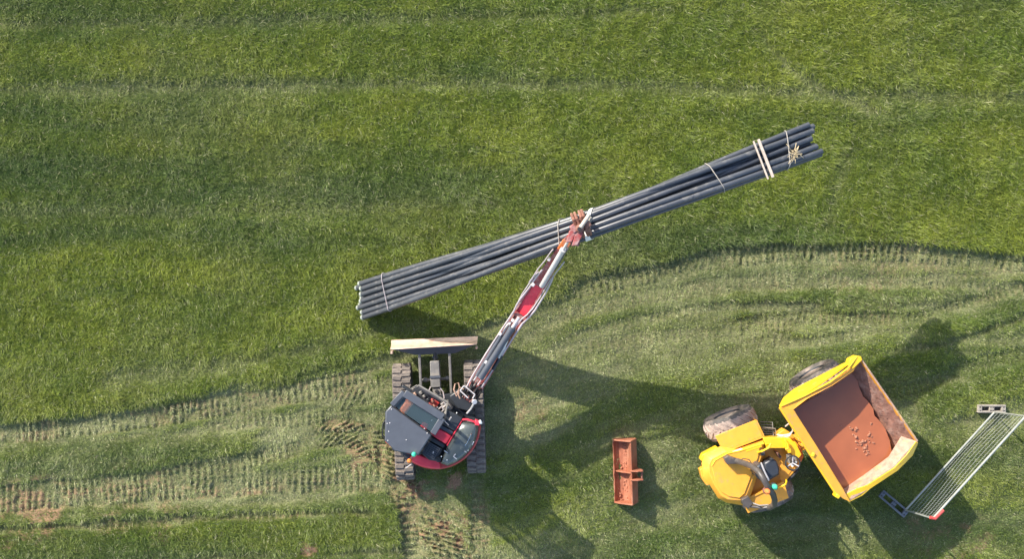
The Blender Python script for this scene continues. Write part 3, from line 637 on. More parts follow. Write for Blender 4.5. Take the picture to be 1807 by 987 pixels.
# hoses and pipes down both sides, pale also for shine on boom plate edges
def hose(pts, r=.016, m='hose'): 
    part('hydraulic_hose', B().tube([P(x, y, z) for x, y, z in pts], r, 7), M[m], ex, smooth=True)
hose([(820, 690, 1.5), (835, 662, 1.66), (858, 624, 1.82), (884, 584, 1.98), (898, 563, 2.1), (907, 549, 2.2), (912, 538, 2.3), (919, 527, 2.4), (934, 508, 2.6), (946, 489, 2.8), (957, 476, 2.95)], .019)
hose([(908, 548, 2.2), (915, 532, 2.35), (921, 520, 2.45), (933, 502, 2.65), (943, 487, 2.8), (950, 480, 2.95)], .013)
hose([(850, 684, 1.55), (856, 674, 1.62), (880, 636, 1.82), (905, 597, 2.0), (922, 571, 2.15), (934, 560, 2.25), (944, 548, 2.35), (952, 535, 2.45), (962, 519, 2.6), (973, 497, 2.85), (976, 488, 3.0)], .019)
hose([(843, 680, 1.6), (868, 642, 1.78), (893, 603, 1.95), (910, 577, 2.1), (920, 564, 2.2), (930, 556, 2.3), (940, 545, 2.35), (949, 531, 2.45), (958, 517, 2.55), (968, 499, 2.8), (979, 484, 3.05), (987, 474, 3.2), (996, 462, 3.3)], .013)
hose([(836, 672, 1.62), (850, 651, 1.72), (857, 640, 1.8)], .014, 'silver')
hose([(895, 600, 2.02), (890, 612, 2.0), (884, 622, 1.9), (880, 632, 1.85)], .03, 'silver')
hose([(934, 498, 2.7), (940, 490, 2.8), (950, 474, 2.95), (960, 462, 3.1), (972, 445, 3.3), (976, 440, 3.35)], .012)
0 and hose([(951, 503, 2.8), (948, 508, 2.7), (940, 520, 2.6), (925, 541, 2.45), (914, 555, 2.3)], .010, 'silver')
for x, y, z in ((905, 566, 2.1), (899, 571, 2.05), (883, 590, 2.0), (876, 620, 1.95), (941, 503, 2.7), (969, 458, 3.15), (892, 603, 2.0), (858, 640, 1.85)):
    part('pipe_clamp', B().box(P(x, y, z), .07, .06, .05, .98), M['silver'], ex, bevel=.01)
# hose cluster at the foot of the boom
for i in range(40):
    t = random.uniform(-1, 1); s0 = random.uniform(-14, 6); a = (826 + nrm.x * t * 15 - dirb.x * s0, 703 + nrm.y * t * 15 - dirb.y * s0)
    L_ = random.uniform(10, 26); b_ = (a[0] + dirb.x * L_ + random.uniform(-3, 3), a[1] + dirb.y * L_ + random.uniform(-3, 3)); z = 1.3 + random.random() * .25
    mid = ((a[0] + b_[0]) / 2 + random.uniform(-3, 3), (a[1] + b_[1]) / 2 + random.uniform(-3, 3))
    part('hose', B().tube([P(*a, z - .1), P(*mid, z + .1), P(*b_, z)], random.uniform(.012, .02), 6), M[random.choice(['black', 'black', 'dgrey', 'black', 'black', 'steel', 'black', 'pink'])], ex, smooth=True)
for pts in ([(806, 700), (801, 688), (803, 678), (809, 676), (811, 684), (809, 697)], [(812, 704), (807, 694), (812, 684), (818, 688)]):
    part('hose', B().tube([P(x, y, 1.4) for x, y in pts], .016, 6), M['mudpale'], ex, smooth=True)
for a, b_ in (((812, 690), (826, 703)), ((819, 681), (838, 697)), ((838, 697), (834, 704)), ((812, 690), (819, 681))): part('hose_guard', B().tube([P(*a, 1.75), P(*b_, 1.75)], .014, 6), M['silver'], ex)
part('mirror', B().lathe(P(837, 709, 1.7), (.2, -.3, 1), [(0, .05), (.02, .06), (.04, .05)], 12), M['silver'], ex, smooth=True)
part('mirror_arm', B().tube([P(837, 711, 1.68), P(831, 722, 1.55), P(824, 730, 1.45)], .018, 6), M['silver'], ex)
# quick hitch and log grab on the end of the arm
for s_ in (-1, 1): part('hitch_plate', B().prism([(1004 + s_ * 5, 431 + s_ * 3), (1010 + s_ * 5, 410 + s_ * 3), (1021 + s_ * 5, 404 + s_ * 3), (1024 + s_ * 5, 410 + s_ * 3), (1014 + s_ * 5, 430 + s_ * 3)], 4.22, 4.02 - .06 * s_), M['pink'], ex, bevel=.01)
part('hitch_pin', B().tube([P(999, 418, 4.1), P(1022, 432, 4.1)], .045, 10), M['pink'], ex, smooth=True)
part('hitch_pin', B().tube([P(1010, 399, 4.15), P(1030, 411, 4.15)], .04, 10), M['rust'], ex, smooth=True)
part('rotator', B().lathe(P(1022, 404, 4.05), (0, 0, 1), [(0, .08), (.22, .08), (.24, .06), (.25, .03)], 18), M['rust'], ex, smooth=True)
part('rotator_bore', B().lathe(P(1022, 404.5, 4.29), (0, 0, 1), [(0, .035), (.02, .035)], 12), M['black'], ex)
gb = part('grab_body', B().prism([(1009, 396), (1024, 384), (1033, 386), (1040, 400), (1030, 410), (1015, 409)], 4.08, 3.9), M['rust'], ex, bevel=.03)
for t_, off_ in ((-9, 0), (-3, 1), (5, 0), (10, 1)):
    for s_ in (-1, 1):
        u0 = (1025 + .93 * t_, 396 - .36 * t_); lat = (.36, .93)
        pts = [P(u0[0] + s_ * lat[0] * d_, u0[1] + s_ * lat[1] * d_, z_) for d_, z_ in ((2, 4.08), (11, 4.12), (19, 4.0), (23, 3.75), (21, 3.45), (14, 3.3))]
        part('grab_jaw', B().tube(pts, [.026, .03, .03, .026, .022, .014], 8), M['rust'], ex, smooth=True)
part('grab_ram', B().tube([P(1024, 402, 4.3), P(1040, 379, 4.22)], .038, 10), M['timber'], ex, smooth=True)
part('grab_ram', B().tube([P(1036, 399, 4.15), P(1044, 384, 4.12)], .03, 10), M['steel'], ex, smooth=True)
part('grab_clevis', B().box(P(1036, 397, 4.18), .14, .12, .12, .6), M['rust'], ex, bevel=.02)
part('grab_clevis', B().box(P(1012, 404, 4.18), .10, .16, .12, .6), M['pink'], ex, bevel=.02)
# ---------------------------------------------------------------- pipe bundle: bends over the grab, left ends on the ground
def axis_pt(t):
    lx, ly = 645, 529; mx, my = 1033, 399; rx, ry = 1431, 248
    q = t / .495 if t < .495 else (t - .495) / .505
    x, y = (lx + (mx - lx) * q, ly + (my - ly) * q) if t < .495 else (mx + (rx - mx) * q, my + (ry - my) * q)
    # soften the kink
    w_ = math.exp(-((t - .495) / .15) ** 2); x, y = x, y - 0 * w_
    return P(x, y, .22 + (10.8 * t - 9.9 * t * t + 2.25 * t ** 3) * .96)
D = .112
def rows(spec, jit, seed):
    r = random.Random(seed); out = []
    for v, us in spec:
        for u in us: out.append((u * D + r.uniform(-jit, jit), v * D * .9 + r.uniform(-jit, jit) * .4))
    return sorted(out, key=lambda a: (round(a[0] / (D * .9)), a[1]))
Lc = rows([(2, [-3.2, -2.2, -1.2, .15, 1.15, 2.15, 3.15]), (1, [-2.7, -1.7, -.5, .65, 1.65, 2.65]), (0, [-1.2, -.2, .8, 1.8, 2.6]), (-1, [.3, 1.5])], .008, 3)
Mc = rows([(3, [-1.45, -.5, .55, 1.5]), (2, [-1.9, -.85, .95, 1.95]), (1, [-1.45, -.45, .6, 1.5]), (0, [-1.9, -.9, .9, 1.9]), (-1, [-1.45, -.45, .6, 1.5])], .006, 5)
Rc = rows([(2, [-2.6, -1.35, -.2, 1.25, 2.35]), (1, [-2.05, -.9, .3, 1.7, 2.75]), (0, [-1.5, -.4, .7, 2.0]), (-1, [-1.1, -.1, 1.0, 1.9]), (-2, [-.5, .6])], .01, 9)
ends = [(random.Random(20 + i).uniform(-.012, .010), random.Random(50 + i).uniform(-.014, .014)) for i in range(20)]
def frame(t):
    a = axis_pt(t - .004); b_ = axis_pt(t + .004); d = (b_ - a).normalized(); lat = d.cross(Vector((0, 0, 1))).normalized(); return axis_pt(t), lat, lat.cross(d)
def off_at(i, t):
    L_, M_, R_ = Lc[i], Mc[i], Rc[i]
    if t < .495: q = t / .495; q = q * q * (3 - 2 * q) * .5 + q * .5; return tuple(L_[c] + (M_[c] - L_[c]) * q for c in (0, 1))
    q = (t - .495) / .505; q = q * q * (3 - 2 * q) * .5 + q * .5; return tuple(M_[c] + (R_[c] - M_[c]) * q for c in (0, 1))
def pipe_pt(i, t, du=0, dv=0):
    c, lat, upv = frame(min(max(t, -.03), 1.03)); u, v = off_at(i, min(max(t, 0), 1)); return c + lat * (u + du) + upv * (v + dv - .06)
top_left = sorted(range(20), key=lambda i: Lc[i][0]); highest = [i for i in range(20) if Lc[i][1] > 1.5 * D]
highest = sorted(highest, key=lambda i: Lc[i][0])
names = ['uppermost in the photo, along the field side edge of the bundle', 'second from the field side edge of the bundle', 'third from the field side edge, next to the dark gap', 'fourth across the bundle, below the dark gap at the left ends', 'third from the excavator side edge of the bundle', 'second from the excavator side edge of the bundle', 'along the excavator side edge of the bundle']
for i in range(20):
    t0 = 0 + ends[i][0]; t1 = 1 + ends[i][1]
    ts = np.linspace(t0, t1, 34); pts = [pipe_pt(i, t) for t in ts]
    b = B(); n = 12
    b.tube(pts, D / 2, n, cap=False)
    lo = pts[0]; o_ = axis_pt(0)
    if i in highest: lab = 'long black plastic pipe, ' + names[highest.index(i)]; 
    else:
        lv = lambda j: 'second' if Lc[j][1] > .5 * D else ('third' if Lc[j][1] > -.5 * D else 'lowest'); lay = lv(i); same = sorted([j for j in range(20) if j not in highest and lv(j) == lay], key=lambda j: Lc[j][0])
        lab = 'long black plastic pipe in the %s layer, %s counted from the open field side' % (lay, ['first', 'second', 'third', 'fourth', 'fifth', 'sixth'][same.index(i)])
    root = single('pipe', b, M['pipe'], pts[0], lab, 'pipe', 'black pipes bundled together in the grab', smooth=True)
    for e, s_ in ((0, 1), (-1, -1)):
        p = pts[e]; q = pts[1] if e == 0 else pts[-2]; d = (q - p).normalized()
        part('pipe_bore', B().tube([p - d * .001, p + d * .25], D * .40, 12, cap=False), M['pipein'], root)
        part('pipe_bore', B().lathe(p + d * .2, d, [(0, D * .42), (.01, D * .42)], 12), M['pipein'], root)
        part('pipe_end', B().lathe(p - d * .004, d, [(0, D * .40), (0, D * .505), (.05, D * .508), (.05, D * .45)], 16), M['pipeend'] , root, label='dusty pale end of the pipe') if (e == 0) else part('pipe_end', B().lathe(p - d * .004, d, [(0, D * .40), (0, D * .505), (.02, D * .508), (.02, D * .45)], 16), M['pipe'], root)
def hull(pts):
    pts = sorted(set(pts)); 
    def half(ps):
        h = []
        for p in ps:
            while len(h) > 1 and (h[-1][0] - h[-2][0]) * (p[1] - h[-2][1]) - (h[-1][1] - h[-2][1]) * (p[0] - h[-2][0]) <= 0: h.pop()
            h.append(p)
        return h[:-1]
    return half(pts) + half(pts[::-1])
def loop_at(t, grow, skew=0.0):
    c, lat, upv = frame(t); d = lat.cross(upv); q = []
    for i in range(20):
        u, v = off_at(i, t)
        for k in range(10): a = 2 * math.pi * k / 10; q.append((round(u + math.cos(a) * (D / 2 + grow), 4), round(v - .06 + math.sin(a) * (D / 2 + grow), 4)))
    return [c + lat * u + upv * v + d * skew * u for u, v in hull(q)]
for t, sk, lab in ((.058, .12, 'thin pale twine tied round the left ends of the pipe bundle'), (.444, .25, 'thin twine tied round the pipes left of the grab'), (.782, -.2, 'curved grey twine round the pipes between grab and timber battens'), (.94, .3, 'thin loose twine round the right ends of the pipe bundle')):
    lp = loop_at(t, .012, sk); single('twine', B().tube(lp, .008, 6, closed=True), M['twine' if t > .1 else 'hose'], lp[0], lab, 'twine', smooth=True)
for t, sk, lab in ((.500, .1, 'white webbing sling round the pipes where the grab holds them'), (.507, .5, 'second frayed white sling under the grab, hanging on the excavator side')):
    lp = loop_at(t, .012, sk); c, lat, upv = frame(t); d = lat.cross(upv) * .035; b = B(); k = len(lp)
    b.add([p - d for p in lp] + [p + d for p in lp], [(i, (i + 1) % k, (i + 1) % k + k, i + k) for i in range(k)]); o = single('sling', b, M['strap'], lp[0], lab, 'sling')
    sm_ = o.modifiers.new('thick', 'SOLIDIFY'); sm_.thickness = .008
for j, (du, lab) in enumerate(((-.028, 'pale timber batten across the pipes, the left one of the pair'), (.075, 'narrow pale timber batten across the pipes, right one of the pair'))):
    c, lat, upv = frame(.885); d = lat.cross(upv); top = max(off_at(i, .885)[1] for i in range(20)) + D / 2 - .06 + .022
    a = c + lat * -.36 + upv * top - d * (du + .03) * -1; b_ = c + lat * .40 + upv * (top + .004) + d * du
    a = c + lat * -.37 + upv * top + d * du; single('timber_batten', B().beam(a, b_, .052 if j == 0 else .030, .035), M['timber'], a, lab, 'batten', 'timber battens tied over the pipes', bevel=.004)
ti = max(range(20), key=lambda i: off_at(i, .945)[1] - abs(off_at(i, .945)[0] - .14)); c = pipe_pt(ti, .945, 0, .07); b = B()
for i in range(26):
    a = random.uniform(0, 6.28); l_ = random.uniform(.06, .2); p0 = c + Vector((random.uniform(-.05, .05), random.uniform(-.05, .05), .02)); b.tube([p0, p0 + Vector((math.cos(a) * l_ * .6, math.sin(a) * l_ * .6, .06)), p0 + Vector((math.cos(a) * l_, math.sin(a) * l_, .03))], .0055, 4)
single('straw_tuft', b, M['straw'], c, 'small tuft of dry straw caught on the right end of the pipes', 'straw')
# ---------------------------------------------------------------- excavator bucket lying on the grass
bk = thing('digger_bucket', P(1103, 832, 0), 'rust red grading bucket lying open on the grass between the machines', 'bucket')
bo = P(1080, 832, .1); bd = Vector((-.03, 1, 0)).normalized(); bx_ = Vector((bd.y, -bd.x, 0)); HLn = .69
c0 = P(1084, 831, .1); c0.z = 0
def bsec(pr, s_): return [c0 + bx_ * x + Vector((0, 0, z)) + bd * s_ for x, z in pr]
outer = [(-.02, .16), (.02, .05), (.12, .0), (.36, .0), (.46, .06), (.50, .16), (.345, .50)]
inner = [(.325, .50), (.30, .20), (.26, .10), (.20, .06), (.12, .05), (.05, .08), (-.005, .165)]
pr = outer + inner; k = len(pr)
b = B(); n_s = 14; 
for i in range(n_s + 1):
    s_ = -HLn + 2 * HLn * i / n_s; b.v += [tuple(v + bx_ * (random.uniform(-.012, .006) if j in (0, k - 1) else 0)) for j, v in enumerate(bsec(pr, s_))]
for i in range(n_s): b.f += [(i * k + j, i * k + (j + 1) % k, (i + 1) * k + (j + 1) % k, (i + 1) * k + j) for j in range(k)]
b.f += [tuple(range(k)), tuple(n_s * k + j for j in range(k))]
part('bucket_shell', b, M['bucket'], bk)
endp = [(-.03, .17), (.02, .03), (.12, -.0), (.36, -.0), (.47, .05), (.505, .16), (.35, .52), (.325, .53), (.10, .34)]
for s_, t_ in ((-HLn - .01, .03), (HLn - .02, .03)): part('bucket_end_plate', B().hull2(bsec(endp, s_), bsec(endp, s_ + t_)), M['bucket'], bk, bevel=.006)
midp = [(.0, .10), (.12, .05), (.26, .10), (.33, .50), (.14, .30)]
part('bucket_web', B().hull2(bsec(midp, -.02), bsec(midp, .01)), M['bucket'], bk, bevel=.005)
ear = [(.30, .50), (.34, .56), (.47, .60), (.58, .56), (.60, .44), (.50, .16), (.34, .48)]
for s_ in (.03, -.16): part('hitch_ear', B().hull2(bsec(ear, s_), bsec(ear, s_ + .028)), M['bucket'], bk, bevel=.006)
part('hitch_pin', B().tube([c0 + bx_ * .56 + Vector((0, 0, .50)) + bd * -.18, c0 + bx_ * .56 + Vector((0, 0, .50)) + bd * .07], .022, 10), M['rust'], bk, smooth=True)
b = B()
for i in range(120):
    s_ = random.uniform(-HLn + .03, HLn - .05); side_ = random.random()
    x = random.gauss(.26, .03) if side_ < .5 else random.uniform(.02, .28)
    if abs(s_ - .03) < .09 or abs(s_ + HLn) < .12 or side_ < .5 or random.random() < .25:
        r = random.uniform(.010, .026); b.ball(c0 + bx_ * x + Vector((0, 0, .08 + (.06 if x > .24 else 0))) + bd * s_, r, r, r * .7, 6, 4, .25)
part('caked_clay', b, M['clay'], bk, kind='stuff')
# ---------------------------------------------------------------- site dumper
du = thing('dumper', P(1400, 790, 0), 'yellow articulated site dumper with a skip full of wet brown mud', 'dumper')
def wheel(cpx, z, ax, name='wheel'):
    c = P(*cpx, z); c.z = .58; ax = Vector(ax).normalized(); W = .24; R = .58
    fw = ax.cross(Vector((0, 0, 1))).normalized(); up_ = Vector((0, 0, 1))
    wo_ = part(name, B().lathe(c, ax, [(-.16, .05), (-.16, .26), (-.15, .30), (.12, .30), (.19, .33), (.20, .30), (.13, .27), (.09, .12), (.13, .11), (.13, .03)], 28), M['dgrey'], du, smooth=True)
    prof = [(-.17, .29), (-.235, .36), (-.245, .45), (-.225, .52), (-.15, .555), (0, .565), (.15, .555), (.225, .52), (.245, .45), (.235, .36), (.17, .29)]
    part('tyre', B().lathe(c, ax, prof + [(.17, .28), (-.17, .28)], 40), M['tyreside'], wo_, smooth=True)
    b = B(); n = 20
    for i in range(n):
        for s_ in (-1, 1):
            a = 2 * math.pi * (i + (.5 if s_ > 0 else 0)) / n
            pts = []
            for q in range(4):
                tq = q / 3; d_ = s_ * (.01 + .165 * tq); aa = a + tq * .26; rr_ = (.575, .575, .565, .53)[q]
                pts.append((d_, aa, rr_))
            for q in range(3):
                rings = []
                for (d_, aa, rr_) in (pts[q], pts[q + 1]):
                    ring = []
                    for da, dr in ((-.040, -.03), (.040, -.03), (.030, .014), (-.030, .014)):
                        ring.append(c + ax * d_ + (fw * math.cos(aa + da) + up_ * math.sin(aa + da)) * (rr_ + dr))
                    rings.append(ring)
                b.hull2(rings[0], rings[1])
    part('tread_lugs', b, M['tyre'], wo_, kind='stuff')
    b = B().lathe(c, ax, [(-.165, .5), (-.155, .558), (0, .572), (.155, .558), (.165, .5)], 40); part('tread_band', b, M['tyre'], wo_, smooth=True)
    for k in range(8):
        a = 2 * math.pi * k / 8; p = c + ax * .10 + (fw * math.cos(a) + up_ * math.sin(a)) * .17; part('wheel_nut', B().lathe(p, ax, [(0, .018), (.03, .018)], 6), M['steel'], wo_)
def wdir(a): return Vector((math.cos(math.radians(a)), math.sin(math.radians(a)), 0))
RA = 21; RB = 30
rear_ax = Vector((-math.sin(math.radians(RA)), math.cos(math.radians(RA)), 0)); front_ax = Vector((-math.sin(math.radians(RB)), math.cos(math.radians(RB)), 0))
wheel((1298, 753), 1.16, rear_ax); wheel((1363, 880), 1.16, -rear_ax)
wheel((1452, 675), 1.10, front_ax); wheel((1545, 822), 1.10, -front_ax)
part('rear_axle', B().tube([P(1303, 765, .58), P(1350, 880, .58)], .09, 10), M['dgrey'], du, smooth=True)
part('front_axle', B().tube([P(1450, 672, .58), P(1538, 812, .58)], .09, 10), M['dgrey'], du, smooth=True)
# rear body
low_o = [(1239, 820), (1244, 802), (1272, 787), (1286, 790), (1346, 769), (1398, 772), (1410, 782), (1417, 803), (1409, 827), (1386, 853), (1372, 868), (1322, 900), (1281, 888), (1266, 880), (1252, 857), (1242, 846)]
part('chassis', B().prism([(1256, 822), (1300, 800), (1390, 785), (1400, 815), (1380, 850), (1320, 878), (1280, 872)], .9, .45), M['dgrey'], du, bevel=.009)
# bonnet skirt (outline seen lower) and bonnet top
sk = [(1238, 818), (1243, 803), (1271, 788), (1300, 792), (1348, 776), (1350, 800), (1322, 884), (1311, 893), (1282, 888), (1267, 880), (1252, 856), (1241, 843)]
tp = [(1251, 821), (1256, 811), (1282, 797), (1300, 797), (1346, 784), (1344, 806), (1318, 874), (1307, 884), (1284, 882), (1272, 875), (1260, 855), (1252, 835)]
a1 = [P(x, y, .85) for x, y in sk]; a2 = [P(x, y, 1.22) for x, y in sk]; a3 = [P(x, y, 1.38) for x, y in tp]
b = B(); k = len(sk); b.v = [tuple(v) for v in a1 + a2 + a3]
for i in range(2): b.f += [(i * k + j, i * k + (j + 1) % k, (i + 1) * k + (j + 1) % k, (i + 1) * k + j) for j in range(k)]
b.f += [tuple(2 * k + j for j in range(k)), tuple(range(k - 1, -1, -1))]
part('bonnet', b, M['yellow'], du, bevel=.009)
part('bonnet_lid', B().prism([(1256, 824), (1262, 814), (1285, 802), (1341, 789), (1338, 808), (1314, 872), (1305, 880), (1286, 877), (1273, 869), (1262, 852)], 1.41, 1.38), M['yellow'], du, bevel=.009)
part('bonnet_edge', B().tube([P(x, y, 1.40) for x, y in ((1256, 823), (1262, 813), (1284, 801), (1304, 797), (1348, 783))], .022, 8), M['yellow_lit'], du, smooth=True)  # highlight along the upper bonnet edge, painted in the lighter yellow
part('rear_bumper', B().prism([(1235, 830), (1241, 826), (1252, 856), (1247, 858), (1239, 846)], 1.0, .75), M['yellow'], du, bevel=.008)
part('rear_bumper', B().prism([(1236, 812), (1240, 803), (1266, 789), (1268, 793), (1244, 806), (1240, 816)], 1.05, .8), M['yellow_lit'], du, bevel=.012)
# mudguards
def guard(poly, zt, z0=.02):
    b = B(); top = [P(x, y, z) for (x, y), z in zip(poly, zt)]; bot = [v - Vector((0, 0, .035)) for v in top]; b.hull2(top, bot); return b
part('mudguard', guard([(1262, 770), (1333, 742), (1346, 770), (1276, 797)], [1.24, 1.24, 1.26, 1.26]), M['yellow'], du, bevel=.008)
part('mudguard_lip', B().prism([(1333, 742), (1336, 742), (1349, 770), (1346, 771)], 1.24, .85), M['yellow'], du)
part('mudguard_side', B().prism([(1276, 797), (1346, 770), (1347, 773), (1278, 800)], 1.27, .9), M['yellow'], du)
part('mudguard', guard([(1310, 886), (1384, 852), (1392, 880), (1320, 907)], [1.22, 1.24, 1.22, 1.20]), M['yellow'], du, bevel=.008)
part('mudguard_side', B().prism([(1308, 884), (1382, 851), (1384, 853), (1310, 887)], 1.25, .9), M['yellow'], du)
# operator platform
part('platform', B().prism([(1335, 776), (1398, 774), (1408, 784), (1416, 804), (1409, 826), (1385, 852), (1330, 880), (1312, 880), (1316, 835)], 1.02, .80), M['yellow'], du, bevel=.012)
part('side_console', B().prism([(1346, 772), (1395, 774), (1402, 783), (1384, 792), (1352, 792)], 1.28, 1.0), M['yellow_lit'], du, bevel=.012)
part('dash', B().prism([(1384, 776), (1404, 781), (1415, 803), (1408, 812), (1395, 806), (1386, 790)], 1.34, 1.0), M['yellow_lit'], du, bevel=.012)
part('dash_nose', B().prism([(1404, 786), (1413, 790), (1419, 806), (1414, 817), (1408, 812)], 1.15, .8), M['orange'], du, bevel=.02, label='orange nose of the dash')
part('floor_well', B().prism([(1375, 800), (1393, 806), (1405, 818), (1392, 838), (1376, 846), (1378, 818)], 1.035, 1.0), M['yellow'], du)
part('floor_edge', B().tube([P(1387, 850, 1.0), P(1398, 842, 1.0), P(1409, 829, 1.0)], .03, 8), M['black'], du, smooth=True)
part('seat_plinth', B().prism([(1338, 822), (1362, 808), (1376, 838), (1352, 852)], 1.25, .98), M['dgrey'], du, bevel=.012)
part('seat_cushion', B().prism([(1348, 818), (1363, 809), (1370, 813), (1376, 828), (1375, 838), (1357, 848), (1352, 844)], 1.45, 1.25), M['seat'], du, bevel=.05)
part('seat_back', B().prism([(1333, 825), (1344, 818), (1356, 846), (1346, 852), (1336, 844), (1330, 832)], 1.85, 1.3), M['seat'], du, bevel=.045)
part('seat_belt', B().tube([P(1343, 817, 1.88), P(1348, 830, 1.9), P(1357, 849, 1.86)], .018, 6), M['silver'], du, smooth=True)
part('steering_wheel', B().tube([P(1399 + 12.5 * math.cos(a), 818 + 12.5 * math.sin(a), 1.62 - .03 * math.cos(a)) for a in np.linspace(0, 2 * math.pi, 25)[:-1]], .016, 7, closed=True), M['dgrey'], du, smooth=True)
for a in (.5, 2.6, 4.7): part('wheel_spoke', B().tube([P(1399, 818, 1.58), P(1399 + 12 * math.cos(a), 818 + 12 * math.sin(a), 1.62)], .014, 6), M['silver'], du)
part('steering_column', B().tube([P(1393, 802, 1.3), P(1399, 818, 1.58)], .045, 10), M['black'], du, smooth=True)
part('instrument_panel', B().prism([(1392, 806), (1404, 805), (1408, 817), (1402, 824), (1394, 820)], 1.46, 1.2), M['steel'], du, bevel=.009)
for x, y in ((1397, 812), (1403, 817), (1398, 822)): part('gauge', B().lathe(P(x, y, 1.46), (0, 0, 1), [(0, .03), (.015, .03)], 12), M['whitep'], du)
part('gear_lever', B().tube([P(1372, 800, 1.1), P(1377, 806, 1.35)], .02, 7), M['black'], du); part('lever_gaiter', B().prism([(1368, 797), (1374, 800), (1381, 808), (1376, 810)], 1.2, 1.0), M['rust'], du, bevel=.009)
part('filler_cap', B().lathe(P(1345, 800, 1.42), (0, 0, 1), [(0, .05), (.05, .05), (.06, .03)], 14), M['rail'], du, smooth=True)
part('grab_rail', B().tube([P(x, y, z) for x, y, z in ((1337, 799, 1.4), (1345, 797, 1.62), (1357, 791, 1.66), (1360, 785, 1.64), (1356, 784, 1.5), (1352, 786, 1.4))], .022, 8), M['yellow_lit'], du, smooth=True)
part('grab_rail', B().tube([P(x, y, z) for x, y, z in ((1370, 863, 1.2), (1378, 860, 1.5), (1386, 856, 1.55), (1388, 851, 1.5), (1387, 846, 1.1))], .022, 8), M['yellow_lit'], du, smooth=True)
part('yellow_bracket', B().tube([P(x, y, 1.45) for x, y in ((1386, 778), (1390, 784), (1391, 792), (1386, 794))], .03, 8), M['yellow_lit'], du, smooth=True)
part('sticker', B().prism([(1286, 800), (1307, 792), (1311, 793), (1290, 802)], 1.405, 1.395), M['whitep'], du)
part('grille_pad', B().prism([(1316, 793), (1344, 784), (1345, 790), (1317, 799)], 1.415, 1.39), M['yellow_lit'], du, bevel=.01)
# steps
st = part('step', B().tube([P(1341, 745, .5), P(1363, 746, .5), P(1365, 770, .9), P(1345, 771, .9)], .012, 6), M['steel'], du)
for i in range(5): part('step_bar', B().tube([P(1342.5 + i * .8, 750 + i * 4, .5 + i * .08), P(1363.5 + i * .5, 751 + i * 4, .5 + i * .08)], .012, 6), M['steel'], st)
part('step_side', B().tube([P(1346, 772, .9), P(1346, 755, .95), P(1368, 757, .95), P(1369, 772, .9)], .013, 6), M['steel'], du)
# roll bar
rb = [(1291, 813, 1.5), (1303, 815, 1.62), (1316, 819, 1.85), (1329, 825, 2.15), (1340, 834, 2.4), (1347, 846, 2.5), (1355, 860, 2.5), (1364, 873, 2.3), (1367, 883, 2.05), (1366, 892, 1.8), (1357, 897, 1.6)]
part('roll_bar', B().tube([P(*p) for p in rb], .062, 12), M['rail'], du, smooth=True)
part('roll_bar_foot', B().prism([(1278, 810), (1285, 805), (1304, 812), (1304, 819), (1283, 820)], 1.62, 1.38), M['rail'], du, bevel=.009)
part('roll_bar_foot', B().prism([(1309, 883), (1321, 877), (1329, 889), (1321, 899), (1312, 893)], 1.55, 1.2), M['rail'], du, bevel=.009)
part('roll_bar_strut', B().tube([P(1322, 894, 1.5), P(1345, 897, 1.55), P(1364, 895, 1.7)], .028, 8), M['rail'], du, smooth=True)
part('roll_bar_strut', B().tube([P(1326, 888, 1.5), P(1340, 893, 1.6), P(1356, 892, 1.62)], .018, 8), M['steel'], du, smooth=True)
for x, y, n_, m_ in ((1353, 867, 'amber_beacon', 'amber'), (1366, 859, 'green_beacon', 'green')):
    part(n_, B().lathe(P(x, y, 2.48), (0, 0, 1), [(0, .05), (.05, .058), (.12, .052), (.16, .02)], 14), M[m_], du, smooth=True)
    part('beacon_base', B().lathe(P(x - 1.5, y - 1, 2.38), (0, 0, 1), [(0, .07), (.08, .07), (.09, .05)], 14), M['rust'] if m_ == 'amber' else M['dgrey'], du, smooth=True)
part('cable', B().tube([P(1303, 814, 1.5), P(1312, 810, 1.55), P(1322, 812, 1.6), P(1326, 818, 1.8)], .01, 5), M['black'], du, smooth=True)
# articulation
part('articulation_joint', B().prism([(1398, 776), (1412, 770), (1424, 792), (1412, 800)], .85, .45), M['yellow'], du, bevel=.012)
part('tow_frame', B().prism([(1370, 768), (1385, 758), (1398, 766), (1404, 778), (1384, 778)], 1.0, .7), M['yellow'], du, bevel=.009)
for off_ in (0, 3): part('hose', B().tube([P(1371, 768, 1.0), P(1382, 769 + off_, 1.05), P(1393, 767 + off_, 1.1), P(1399, 761, 1.15), P(1398, 753, 1.2), P(1392, 748, 1.2), P(1386, 753, 1.1)], .016, 7), M['silver'], du, smooth=True)
part('front_chassis', B().prism([(1410, 765), (1455, 700), (1560, 760), (1500, 830), (1430, 800)], .95, .5), M['dgrey'], du)
# skip: open body, inner faces mud coated
ZR = 1.80
A_o, Aq_o, B_o, C_o, D_o = (1376, 719), (1383, 706), (1516, 629), (1620, 780), (1499, 886)
def face(n_, pts, m, th=.03, **k_):
    pts = [P(*p) for p in pts]; nn = (pts[1] - pts[0]).cross(pts[2] - pts[0]).normalized() * th
    part(n_, B().hull2(pts, [p - nn for p in pts]), M[m], sk_, **k_)
sk_ = part('skip', B().prism([(1408, 722), (1500, 662), (1578, 775), (1492, 838)], 1.02, .80), M['yellow'], du, bevel=.009)
